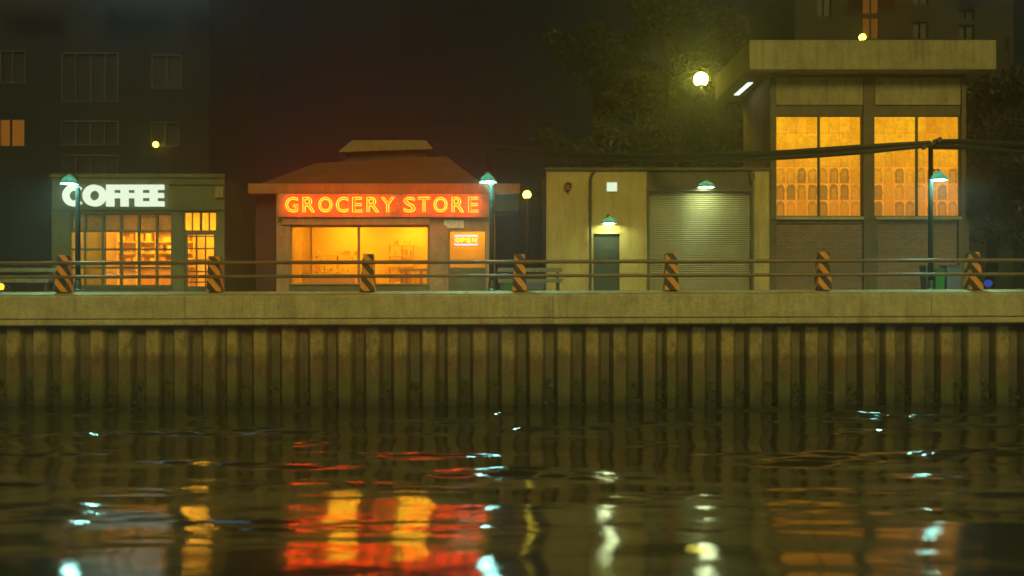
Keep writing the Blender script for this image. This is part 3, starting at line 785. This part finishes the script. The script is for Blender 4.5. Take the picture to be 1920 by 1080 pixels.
# ------------------------------------------------------------------ garage
b = thing('garage', (X35(1235), DB, 0), 'beige garage with dark green door, drainpipe and roller shutter', 'garage')
qx0, qx1 = X35(1027), X35(1444)
zt = Z35(320)
dx0, dx1, dz1 = X35(1111), X35(1162), Z35(436)
sx0, sx1, sz1 = X35(1218), X35(1409), Z35(356)
wall(qx0, X35(1216), GB, zt, DB, .25, [(dx0,dx1,GB,dz1)]).build('front_wall', M['beige'], b)
MB().box(X35(1216)+.002, X35(1411), DB+.02, DB+.25, Z35(352), zt).build('shutter_header', M['brownframe'], b)
MB().box(X35(1411)+.002, qx1, DB-.02, DB+.25, GB, zt).build('pillar', M['beige'], b)
MB().box(X35(1024), qx0-.001, DB-.05, DB+4, GB, zt).build('side_wall', M['plaster'], b)
MB().box(qx0, qx1, DB+4.0, DB+4.2, GB, zt).build('back_wall', M['beige'], b)
MB().box(qx0, qx1, DB+.252, DB+3.99, zt-.3, zt-.1).build('roof', M['dark_roof'], b)
MB().box(X35(1022), X35(1446), DB-.09, DB+.3, zt+.002, zt+.11).build('coping', M['brownframe'], b, bevel=.01)
# shutter with real slats
m = MB(); n = 52; H = sz1 - .02
for i in range(n):
    z_ = .02 + H*i/n; d_ = H/n
    m.add([(sx0,DB+.10,z_),(sx1,DB+.10,z_),(sx1,DB+.075,z_+d_*.45),(sx0,DB+.075,z_+d_*.45),(sx1,DB+.10,z_+d_*.97),(sx0,DB+.10,z_+d_*.97)], [(0,1,2,3),(3,2,4,5)])
m.build('roller_shutter', M['shutter'], b, smooth=False)
m = MB(); m.box(X35(1213), X35(1218), DB-.06, DB-.001, GB, Z35(322)); m.build('shutter_post', M['frame_dark'], b)
m = MB(); m.box(X35(1408), X35(1413), DB-.08, DB-.021, GB, Z35(322)); m.box(X35(1405), X35(1414), DB-.14, DB-.082, Z35(338), Z35(324)); m.build('shutter_post', M['frame_dark'], b)
MB().box(X35(1213), X35(1413), DB-.14, DB-.085, Z35(358.5), Z35(352.5)).build('shutter_rail', M['frame_dark'], b)
w = MB(); w.box(dx0+.03, dx1-.0, DB+.08, DB+.14, .01, dz1-.05); wo = w.build('door', M['doorgreen'], b)
m = MB()
for i, (cx, s_) in enumerate([(1131,3.2),(1136,2.6),(1141,3),(1146,2.6),(1151,2.8)]):
    m.box(X35(cx-s_/2), X35(cx+s_/2-.6), DB+.072, DB+.078, Z35(466), Z35(465.2)); m.box(X35(cx-s_/2), X35(cx-s_/2+.5), DB+.071, DB+.077, Z35(465), Z35(460.5))
    if i % 2: m.box(X35(cx+.8), X35(cx+1.3), DB+.071, DB+.077, Z35(465), Z35(460.5))
m.build('stencil', M['rust'], wo)
m = MB(); m.tube([(X35(1115),DB+.04,.95),(X35(1115),DB+.04,1.08)], .016, 6); m.build('handle', M['rust'], wo)
m = MB(); m.box(dx0-.03, dx0+.028, DB-.03, DB+.07, GB, dz1+.04); m.box(dx0+.03, dx1+.02, DB-.03, DB+.07, dz1-.045, dz1+.04); m.build('door_frame', M['beige'], b)
m = MB(); m.tube([(X35(1115),DB-.10,Z35(322)),(X35(1109),DB-.14,Z35(328)),(X35(1107),DB-.12,Z35(336)),(X35(1107),DB-.12,GB)], .05, 10)
for z_ in (.6,1.9,3.3): m.lathe([(.05,-.02),(.075,-.02),(.075,.02),(.05,.02)], (X35(1107),DB-.12,z_), 12)
m.build('drainpipe', M['frame_dark'], b)
t = thing('round_vent', (X35(1065), DB, Z35(350)), 'round rusty wall vent on the left of the beige garage wall', 'vent')
m = MB(); m.lathe([(.13,0),(.15,-.12),(.11,-.13),(.10,-.02),(0.001,-.02)], (X35(1065),DB,Z35(349)), 18, 'y'); m.build('vent_ring', M['rust'], t)
m = MB(); m.box(X35(1062), X35(1067), DB-.02, DB-.002, Z35(364), Z35(357)); m.build('vent_drip', M['frame_dark'], t)
t = thing('lit_wall_panel', (X35(1147), DB, Z35(350)), 'small square white lit panel high on the beige wall', 'light panel')
MB().box(X35(1137), X35(1157), DB-.05, DB-.004, Z35(359.5), Z35(342)).build('panel_housing', M['white'], t)
MB().box(X35(1137.5), X35(1156.5), DB-.058, DB-.052, Z35(359), Z35(342.5)).build('panel_face', M['panelwhite'], t)
wall_lamp(1140, 421, DB, .30, 'small shaded lamp over the dark green garage door')
wall_lamp(1320, 354, DB-.15, .34, 'shaded lamp above the roller shutter')

# ------------------------------------------------------------------ tower building
b = thing('studio_building', (X35(1625), DB, 0), 'tall brick and concrete studio building with two huge lit windows', 'building')
bx0, bx1 = X35(1448), X35(1805)
zr0 = Z(130,34.2); zr1 = Z(75,34.2)
DT = DB
m = MB(); m.box(X(1405,34.2), X(1868,34.2), 34.2, 40.0, zr0, zr1); m.build('roof_slab', M['fascia'], b, bevel=.015)
wz0, wz1 = Z35(406), Z35(217)
LW = (X35(1455), X35(1616)); RW = (X35(1639), X35(1800))
zS = Z35(412)
wall(bx0, bx1, zS, zr0-.004, DB, .3, [(LW[0],LW[1],wz0,wz1),(RW[0],RW[1],wz0,wz1)]).build('upper_wall', M['brownframe'], b)
MB().box(bx0+.01, bx1+.18, DB+.04, DB+.3, GB, zS-.003).build('brick_wall', M['brick'], b)
MB().box(bx0, bx0+.3, DB+.303, DB+4.4, GB, zr0-.004).build('side_wall', M['plaster'], b)
MB().box(bx1-.1, bx1+.18, DB+.303, DB+4.4, GB, zr0-.004).build('side_wall', M['brick'], b)
MB().box(bx0+.3, bx1-.1, DB+4.2, DB+4.4, GB, zr0-.004).build('back_wall', M['brick'], b)
for a, c in ((1443,1454),(1617.5,1637.5),(1801,1809)):
    MB().box(X35(a), X35(c), DB-.10, DB-.003, zS, zr0-.006).build('pillar', M['brownframe'], b)
for a, c in ((1443,1455),(1618,1645),(1796,1815)):
    MB().box(X35(a), X35(c), DB-.08, DB+.037, GB, zS-.005).build('lower_pillar', M['brownframe'], b)
for a, c in ((1455,1617),(1640,1800)):
    MB().box(X35(a), X35(c), DB-.05, DB-.003, Z35(197), Z35(146)).build('blank_panel', M['fascia'], b)
    MB().box(X35(a-.5), X35(c+.5), DB-.14, DB-.003, Z35(412), Z35(406.5)).build('window_sill', M['concrete'], b)
MB().box(X35(1455), X35(1796), DB-.02, DB+.037, Z35(419), Z35(415)).build('string_course', M['frame_dark'], b)
for (a, c, mid) in ((1455,1616,1536),(1639,1800,1720)):
    w = MB(); y0_, y1_ = DB+.03, DB+.13
    w.box(X35(mid-2), X35(mid+2), y0_, y1_, wz0, wz1)
    w.box(X35(a), X35(a+1.2), y0_, y1_, wz0, wz1); w.box(X35(c-1.2), X35(c), y0_, y1_, wz0, wz1)
    w.box(X35(a+1.2), X35(c-1.2), y0_+.01, y1_-.01, wz1-.03, wz1); w.box(X35(a+1.2), X35(c-1.2), y0_+.01, y1_-.01, wz0, wz0+.03)
    wo = w.build('window', M['iron'], b)
    wo.data.transform(Matrix.Identity(4))
    # frosted glazing with painted brightness, origin at lower-left of the opening
    pn = bpy.data.objects.new('tmp', None)
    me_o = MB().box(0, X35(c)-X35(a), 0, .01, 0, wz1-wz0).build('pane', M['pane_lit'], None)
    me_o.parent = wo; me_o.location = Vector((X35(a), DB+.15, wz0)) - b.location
    g = MB()
    bw = (X35(c)-X35(a))
    for i in range(1, 8):
        if i == 4: continue
        xx = X35(a) + .394*i
        g.box(xx-.011, xx+.011, DB+.125, DB+.148, wz0+.03, wz1-.03)
    for j in range(1, 7):
        zz_ = wz0 + .613*j
        if zz_ < wz1-.1: g.box(X35(a+1.4), X35(c-1.4), DB+.122, DB+.150, zz_-.011, zz_+.011)
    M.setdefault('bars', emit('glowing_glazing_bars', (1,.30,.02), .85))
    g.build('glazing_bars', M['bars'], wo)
# soffit tube on the left overhang
t = thing('soffit_light', (9.0, 37.2, zr0), 'white strip light under the left overhang of the flat roof', 'strip light')
MB().box(8.90, 9.12, 36.1, 38.4, zr0-.05, zr0-.003).build('housing', M['white'], t)
MB().box(8.91, 9.11, 36.12, 38.38, zr0-.07, zr0-.052).build('diffuser', M['tubelight'], t)
# interior void stays dark: floor slab
MB().box(bx0+.3, bx1-.1, DB+.31, DB+4.19, zr0-.3, zr0-.02).build('ceiling_slab', M['dark_roof'], b)

# ------------------------------------------------------------------ overhead cables and clamp
cl = thing('cable_clamp', (xp, DL, Z(268,DL)), 'rusty cross-arm clamp tying the cables to the lamp pole top', 'cable clamp')
Mx = Matrix.Rotation(R(-27), 3, 'Y')
m = MB(); m.obox((xp-.01, DL-.10, Z(270,DL)), (.62,.06,.09), Mx); m.build('cross_arm', M['brownframe'], cl)
m = MB(); m.obox((xp+.22, DL-.10, Z(263,DL)), (.16,.10,.13), Mx); m.build('bracket', M['frame_dark'], cl)
m = MB(); m.obox((xp-.24, DL-.10, Z(277,DL)), (.16,.10,.12), Mx); m.build('bracket', M['frame_dark'], cl)
def spline(pts, n=14):
    out_ = []; p = [Vector(q) for q in pts]; p = [2*p[0]-p[1]] + p + [2*p[-1]-p[-2]]
    for i in range(1, len(p)-2):
        for j in range(n):
            t_ = j/n
            out_.append(.5*((2*p[i]) + (-p[i-1]+p[i+1])*t_ + (2*p[i-1]-5*p[i]+4*p[i+1]-p[i+2])*t_*t_ + (-p[i-1]+3*p[i]-3*p[i+1]+p[i+2])*t_**3))
    out_.append(p[-2]); return out_
cb = thing('overhead_cable', (xp, DL, Z(268,DL)), 'thick black cable bundle sagging from the clamp across the tall windows', 'cable')
base = [P(1745,270,DL-.12), P(1600,281,DL+.4), P(1450,291,DL+1.5), P(1300,295.5,DL+3.0), P(1150,296,DL+6), P(1030,289,DL+10), P(914,276,45)]
for dz, rr, dy in ((.085,.075,0),(-.01,.08,.08),(-.10,.07,0)):
    m = MB(); pts = spline([q + Vector((0,dy,dz*(.4 if i==0 else 1))) for i, q in enumerate(base)])
    m.tube(pts, rr, 8); m.build('cable_strand', M['cable'], cb)
cb2 = thing('overhead_cable', (xp+.2, DL, Z(266,DL)), 'pair of black cables running from the clamp to the right edge', 'cable')
for pts in ([(1752,266),(1800,265.5),(1860,268),(1925,271),(2000,276)], [(1750,275),(1800,276),(1860,281),(1925,287),(2000,296)]):
    m = MB(); m.tube(spline([P(a, c, DL-.1+.8*i) for i, (a, c) in enumerate(pts)]), .085, 8); m.build('cable_strand', M['cable'], cb2)

# ------------------------------------------------------------------ benches, bins
def bench(xa, xb, d, label):
    t = thing('bench', ((xa+xb)/2, d, 0), label, 'bench', 'timber benches facing the quay')
    m = MB()
    m.box(xa, xb, d-.02, d+.02, .66, .80); m.build('backrest', M['timber'], t)
    m = MB()
    for y_ in (-.52,-.36,-.20): m.box(xa, xb, d+y_, d+y_+.13, .38, .43)
    m.box(xa+.02, xb-.02, d-.55, d-.525, .30, .43)
    m.build('seat', M['timber'], t)
    for x_ in (xa+.12, xb-.2):
        m = MB(); m.box(x_, x_+.09, d-.50, d-.42, GB, .299); m.box(x_, x_+.09, d-.02, d+.06, GB, .655); m.box(x_+.01, x_+.08, d-.50, d+.05, .31, .375); m.build('leg', M['iron'], t)
bench(X(933,32), X(1054,32), 32, 'timber slat bench between the grocery store and the garage')
bench(-18.4, X(106,32), 32, 'timber slat bench at the left edge of the quay')
def bin_(xa, xb, d, h, mat, label):
    t = thing('litter_bin', ((xa+xb)/2, d, 0), label, 'bin', 'bins standing on the quay')
    m = MB(); m.hexa([(xa+.03,d+.03,.05),(xb-.03,d+.03,.05),(xb-.03,d+.5,.05),(xa+.03,d+.5,.05)], [(xa,d,h-.07),(xb,d,h-.07),(xb,d+.55,h-.07),(xa,d+.55,h-.07)])
    m.build('bin_body', mat, t, bevel=.015)
    MB().hexa([(xa-.02,d-.03,h-.067),(xb+.02,d-.03,h-.067),(xb+.02,d+.58,h-.067),(xa-.02,d+.58,h-.067)], [(xa,d+.02,h),(xb,d+.02,h),(xb,d+.52,h+.03),(xa,d+.52,h+.03)]).build('lid', M['bindark'], t, bevel=.01)
    for x_ in (xa+.06, xb-.12):
        m = MB(); m.tube([(x_,d+.47,.06),(x_+.06,d+.47,.06)], .055, 12); m.build('wheel', M['cable'], t)
bin_(X(1736,33), X(1752,33), 33, .90, M['bindark'], 'narrow dark bin behind the pole of the tall street lamp')
bin_(X(1754,33), X(1773,33), 33, .80, M['bingreen'], 'bright green bin between two darker bins')
bin_(X(1775,33), X(1802,33), 33, .90, M['binblue'], 'blue-grey bin left of the last striped post')
bin_(X(937,34), X(963,34), 34, .36, M['bingreen'], 'low green box under the bench beside the store')
bin_(X(986,34), X(1022,34), 34, .40, M['binblue'], 'low blue-grey box under the bench beside the garage')
t = thing('bollard_light', (X(1853,33), 33, 0), 'blue glowing globe light on the ground by the last striped post', 'globe light')
MB().lathe([(.09,0),(.09,.12),(.05,.14)], (X(1853,33),33,GB), 14).build('base', M['iron'], t)
MB().ball((X(1853,33),33,.29), .13).build('globe', M['bluelamp'], t)
t = thing('lantern', (X(1,31), 31, 0), 'orange glowing lantern on the ground at the left edge', 'lantern')
MB().lathe([(.10,0),(.10,.05),(.07,.06)], (X(1,31),31,GB), 14).build('base', M['iron'], t)
MB().ball((X(1,31),31,.16), .115).build('globe', M['orangelamp'], t)
MB().tube([(X(1,31)+.13*math.cos(a),31,.22+.17*math.sin(a)) for a in np.linspace(-.3,3.44,12)], .01, 6).build('handle', M['iron'], t)
t = thing('tyre', (X(13.5,31), 31, 0), 'small black tyre standing beside the orange lantern', 'tyre')
MB().tube([(X(13.5,31)+.075*math.cos(a),31,.105+.075*math.sin(a)) for a in np.linspace(0,2*math.pi,20,endpoint=False)], .03, 8, closed=True).build('rubber', M['cable'], t)

# ------------------------------------------------------------------ far apartment block on the left
DA = 60.0
b = thing('apartment_block', (X(100,DA), DA, 0), 'dark apartment block behind the coffee shop with faint window frames', 'building')
wins = [(0,48,94,156,[24],False),(115,222,98,191,[142,170,196],False),(284,341,102,166,[314],False),(-3,48,222,276,[20],True),(115,222,226,272,[142,170,196],False),(283,336,228,275,[310],False),(115,222,290,338,[142,170,196],False)]
holes = [(X(a,DA),X(c,DA),Z(q,DA),Z(p_,DA)) for a,c,p_,q,_,_ in wins]
wall(X(-420,DA), X(392,DA), 0, 26, DA, .4, holes).build('front_wall', M['stone'], b)
MB().box(X(392,DA)-.4, X(392,DA), DA+.402, DA+12, 0, 26).build('side_wall', M['stone'], b)
MB().box(X(-420,DA)-.2, X(392,DA)+.2, DA-.2, DA+12, 26.003, 26.5).build('roof', M['stone'], b)
for a, c, p_, q, mids, lit in wins:
    w = MB(); fw = 1.9
    xs = [a+fw/2+.3, c-fw/2-.3] + mids
    for mm in xs: w.box(X(mm-fw/2,DA), X(mm+fw/2,DA), DA-.03, DA+.15, Z(q,DA), Z(p_,DA))
    w.box(X(a,DA), X(c,DA), DA-.02, DA+.14, Z(p_+fw*1.3,DA), Z(p_,DA)); w.box(X(a,DA), X(c,DA), DA-.02, DA+.14, Z(q,DA), Z(q-fw*1.3,DA))
    wo = w.build('window', M['stone'] if lit else M['far_frame'], b)
    MB().box(X(a,DA), X(c,DA), DA+.2, DA+.21, Z(q,DA), Z(p_,DA)).build('pane', M['litcurtain'] if lit else M['far_glass'], wo)
def globe_lamp(px, py, d, r, mat, label, pole=True, name='street_lamp', wallm=False):
    x_, z_ = X(px, d), Z(py, d)
    t = thing(name, (x_, d, 0 if pole else z_), label, 'lamp')
    if pole:
        MB().tube([(x_,d+.1,0),(x_,d+.1,z_-r*.7)], [.07,.04], 8).build('pole', M['cable'], t)
        MB().lathe([(.06,-r*1.15),(r*.6,-r*.95),(r*.55,-r*.7)], (x_,d,z_), 12).build('collar', M['cable'], t)
    else:
        MB().tube([(x_,d+.55,z_+.1),(x_,d+.2,z_+r+.12),(x_,d,z_+r+.05),(x_,d,z_+r*.9)], .03, 6).build('bracket', M['cable'], t)
    MB().ball((x_,d,z_), r, 18, 12).build('globe', mat, t)
globe_lamp(292, 271, DA-.5, .17, M['globe2'], 'yellow wall lamp on the dark apartment block', False, 'wall_lamp')
globe_lamp(1314, 149, 42, .30, M['globe'], 'big glaring yellow street lamp high over the garage roof')
globe_lamp(988, 365, 41, .17, M['globe2'], 'small yellow globe lamp between grocery store and garage')
globe_lamp(1617, 70, 52, .18, M['globe2'], 'small lamp peeping over the flat roof of the studio building')
t = thing('utility_pole', (X(914,45), 45, 0), 'slim pole rising behind the grocery store roof with the cable on top', 'pole')
MB().tube([(X(914,45),45,0),(X(914,45),45,Z(262,45))], [.10,.05], 8).build('pole_shaft', M['pole'], t)

# ------------------------------------------------------------------ far block on the right and trees
DF = 56.0
b = thing('tenement_block', (X(1680,DF), DF, 0), 'tall dark block behind the studio building with a few dim windows', 'building')
wins2 = [(1616,1649,-6,25,True),(1616,1649,33,72,True),(1796,1828,18,36,False),(1796,1828,46,72,False),(1710,1742,40,72,False),(1884,1893,70,96,True),(1710,1742,-30,8,False),(1530,1560,-10,30,False)]
holes = [(X(a,DF),X(c,DF),Z(q,DF),Z(p_,DF)) for a,c,p_,q,_ in wins2]
wall(X(1490,DF), X(1900,DF), 0, 25, DF, .4, holes).build('front_wall', M['facade2'], b)
MB().box(X(1490,DF), X(1490,DF)+.4, DF+.402, DF+12, 0, 25).build('side_wall', M['facade2'], b)
MB().box(X(1490,DF)-.2, X(1900,DF)+.2, DF-.2, DF+12, 25.003, 25.5).build('roof', M['stone'], b)
for a, c, p_, q, lit in wins2:
    w = MB()
    for mm in (a+1, (a+c)/2, c-1): w.box(X(mm-.9,DF), X(mm+.9,DF), DF+.02, DF+.15, Z(q,DF), Z(p_,DF))
    wo = w.build('window', M['stone'], b)
    MB().box(X(a,DF), X(c,DF), DF+.2, DF+.21, Z(q,DF), Z(p_,DF)).build('pane', M['orangewin'] if lit else M['far_glass'], wo)
M['leaf'] = surf('leaf', (.009,.014,.005), (.026,.032,.008), .8, .6, 0)
M['leaf2'] = surf('autumn_leaf', (.014,.014,.005), (.036,.03,.008), .6, .6, 0)
M['leaf3'] = surf('orange_leaf', (.5,.16,.02), (.7,.26,.03), .6, .6, 0)
def tree(x_, d, h, rad, nleaf, label, leafm, seed, zlow=.25, ls=.13):
    rg = np.random.default_rng(seed); t = thing('tree', (x_, d, 0), label, 'tree', 'trees behind the quay')
    m = MB(); m.tube([(x_,d,0),(x_+.1,d,h*.3),(x_-.15,d+.1,h*.6),(x_+.1,d,h*.9)], [.28,.22,.14,.04], 8)
    tips = []
    for i in range(16):
        z0_ = h*rg.uniform(.22,.75); a = rg.uniform(0,6.28); L = rad*rg.uniform(.55,1.05)*(1-.4*(z0_/h))
        p0 = Vector((x_,d,z0_)); p2 = p0 + Vector((math.cos(a)*L, math.sin(a)*L*.8, h*rg.uniform(.08,.22))); p1 = (p0+p2)/2 + Vector((0,0,.3))
        m.tube([p0,p1,p2], [.09,.06,.02], 6); tips += [p1, p2, (p1+p2)/2]
    m.build('trunk', M['bark'], t)
    cl_ = []
    for i in range(46):
        if i < len(tips): c = np.array(tips[i])
        else:
            a = rg.uniform(0,6.28); u = rg.uniform(zlow,1); rr = rad*math.sin(math.pi*min(1,(u-zlow)/(1.05-zlow)*.85+.12))*rg.uniform(.2,1)
            c = np.array([x_+math.cos(a)*rr, d+math.sin(a)*rr*.8, h*u])
        cl_.append((c, rg.uniform(.45,1.15)))
    idx = rg.integers(0, len(cl_), nleaf)
    C = np.array([cl_[i][0] for i in idx]); S = np.array([cl_[i][1] for i in idx])
    dirs = rg.normal(0,1,(nleaf,3)); dirs /= np.linalg.norm(dirs,axis=1)[:,None]
    pos = C + dirs*(S*rg.uniform(.3,1,nleaf)**.6)[:,None]*np.array([1.1,1.1,.75])
    a = rg.normal(0,1,(nleaf,3)); a /= np.linalg.norm(a,axis=1)[:,None]
    bb = np.cross(a, rg.normal(0,1,(nleaf,3))); bb /= np.linalg.norm(bb,axis=1)[:,None]
    sz = (ls*rg.uniform(.6,1.3,nleaf))[:,None]
    V = np.stack([pos-a*sz, pos-bb*sz*.5, pos+a*sz, pos+bb*sz*.5], 1).reshape(-1,3)
    rawmesh('crown', V, np.arange(nleaf*4).reshape(-1,4), leafm, t)
tree(X(1120,50), 50, 15.5, 3.6, 15000, 'tall dark tree left of the glaring yellow lamp', M['leaf'], 1)
tree(X(1262,48), 48, 16.5, 3.4, 15000, 'tall tree right behind the glaring yellow lamp', M['leaf'], 2)
tree(X(1400,53), 53, 17.0, 3.6, 12000, 'tall tree beside the flat roof of the studio building', M['leaf2'], 3)
tree(X(1180,46), 46, 8.2, 2.6, 8000, 'low bushy tree behind the garage roof', M['leaf2'], 4)
tree(X(1858,43), 43, 12.0, 2.5, 9000, 'dark tree right of the studio building', M['leaf'], 5)
tree(X(1925,40), 40, 6.0, 1.5, 3500, 'small rusty-leaved tree at the right edge', M['leaf2'], 6)

# ------------------------------------------------------------------ lamps above the frame whose reflections the water shows
def high_light(px, zz_, d, sx, sz, c, s, label, name='sign_light'):
    x_ = X(px, d)
    t = thing(name, (x_, d, zz_), label, 'light')
    m = wall(x_-sx/2-.05, x_+sx/2+.05, zz_-sz/2-.05, zz_+sz/2+.05, d-.5, .65, [(x_-sx/2, x_+sx/2, zz_-sz/2, zz_+sz/2)]); m.build('housing', M['iron'], t)
    MB().box(x_-sx/2, x_+sx/2, d+.0, d+.05, zz_-sz/2, zz_+sz/2).build('lit_face', emit('high_lamp', c, s*.036), t)

hl = [(60,-60,58,1.2,.5,(.9,.5,.08),40,'row of warm lights above the picture at the far left'),
 (20,-90,58,1.6,.4,(1,.75,.3),60,'warm strip light on the block at the far left'),
 (88,-75,58,.8,.4,(.12,.12,1),40,'violet strip light on the apartment block'),
 (240,-60,58,4.0,.35,(.45,.8,1),80,'long blue-white strip light high on the apartment block'),
 (385,-45,58,2.6,.35,(.45,.8,1),80,'shorter blue-white strip light high on the apartment block'),
 (663,-70,58,1.2,.3,(.9,1,.6),60,'greenish white lamp high above the grocery store'),
 (718,-50,58,.8,.25,(1,.03,.01),90,'red aviation lamp high above the grocery store')]
hr = [(1312,-60,57,.6,.25,(1,.25,.08),60,'orange-red lamp above the picture behind the trees'),
 (1390,-70,57,1.4,.25,(1,.95,.7),70,'white strip light above the picture behind the trees'),
 (1675,-60,55.6,1.6,.25,(1,.05,.01),80,'red strip light high on the tenement block'),
 (1630,-90,55.6,1.0,.3,(1,.35,.12),50,'orange lamp high on the tenement block'),
 (1845,-75,55.6,1.0,.35,(.25,.5,1),70,'blue lamp high on the tenement block'),
 (1905,-80,57,1.4,.3,(.8,1,.3),60,'yellow-green strip light above the picture at the right')]
for a in hl + hr:
    high_light(a[0], Z(-34, a[2]), a[2]-.8, a[3], 1.0, a[5], a[6], a[7])
# ------------------------------------------------------------------ haze
hz = MB().box(-168, 168, -24, 82, -4.4, 32).build('haze', M['stone']); tag(hz, kind='stuff')
tag(hz, 'thin night mist over the canal and quay', 'haze')
hm, nt, out = newmat('haze')
pv = N(nt, 'VolumePrincipled'); pv.inputs['Color'].default_value = (.84,.94,.92,1); pv.inputs['Density'].default_value = .0048; pv.inputs['Anisotropy'].default_value = .84
nt.links.new(pv.outputs[0], out.inputs['Volume']); hz.data.materials.clear(); hz.data.materials.append(hm)

# ------------------------------------------------------------------ world, sun, camera
w = bpy.data.worlds.new('World'); SC.world = w; w.use_nodes = True
bg = w.node_tree.nodes['Background']; bg.inputs[0].default_value = (.36,.56,.56,1); bg.inputs[1].default_value = .0065
sun = bpy.data.lights.new('sun', 'SUN'); sun.energy = 1.5; sun.angle = R(18); sun.color = (1,.86,.26)
so = bpy.data.objects.new('sun', sun); COL.objects.link(so)
dirv = Vector((-.20, 1.0, -.66)); so.rotation_euler = dirv.to_track_quat('-Z', 'Y').to_euler()
cam = bpy.data.cameras.new('camera'); cam.sensor_width = 36; cam.lens = 36*F/1920; cam.clip_end = 600
co = bpy.data.objects.new('camera', cam); COL.objects.link(co); co.location = (0,0,0)
co.rotation_euler = (math.pi/2, 0, 0); cam.shift_y = (HZ-540)/1920
SC.camera = co
cam.dof.use_dof = True; cam.dof.focus_distance = 33.5; cam.dof.aperture_fstop = .42
SC.view_settings.view_transform = 'Standard'; SC.view_settings.look = 'None'; SC.view_settings.gamma = 1; SC.view_settings.use_curve_mapping = False
SC.view_settings.exposure = .13
cy = SC.cycles
cy.max_bounces = 6; cy.volume_bounces = 1; cy.diffuse_bounces = 3; cy.transparent_max_bounces = 8
cy.use_denoising = True
cy.filter_width = 1.6
cy.sample_clamp_indirect = 4
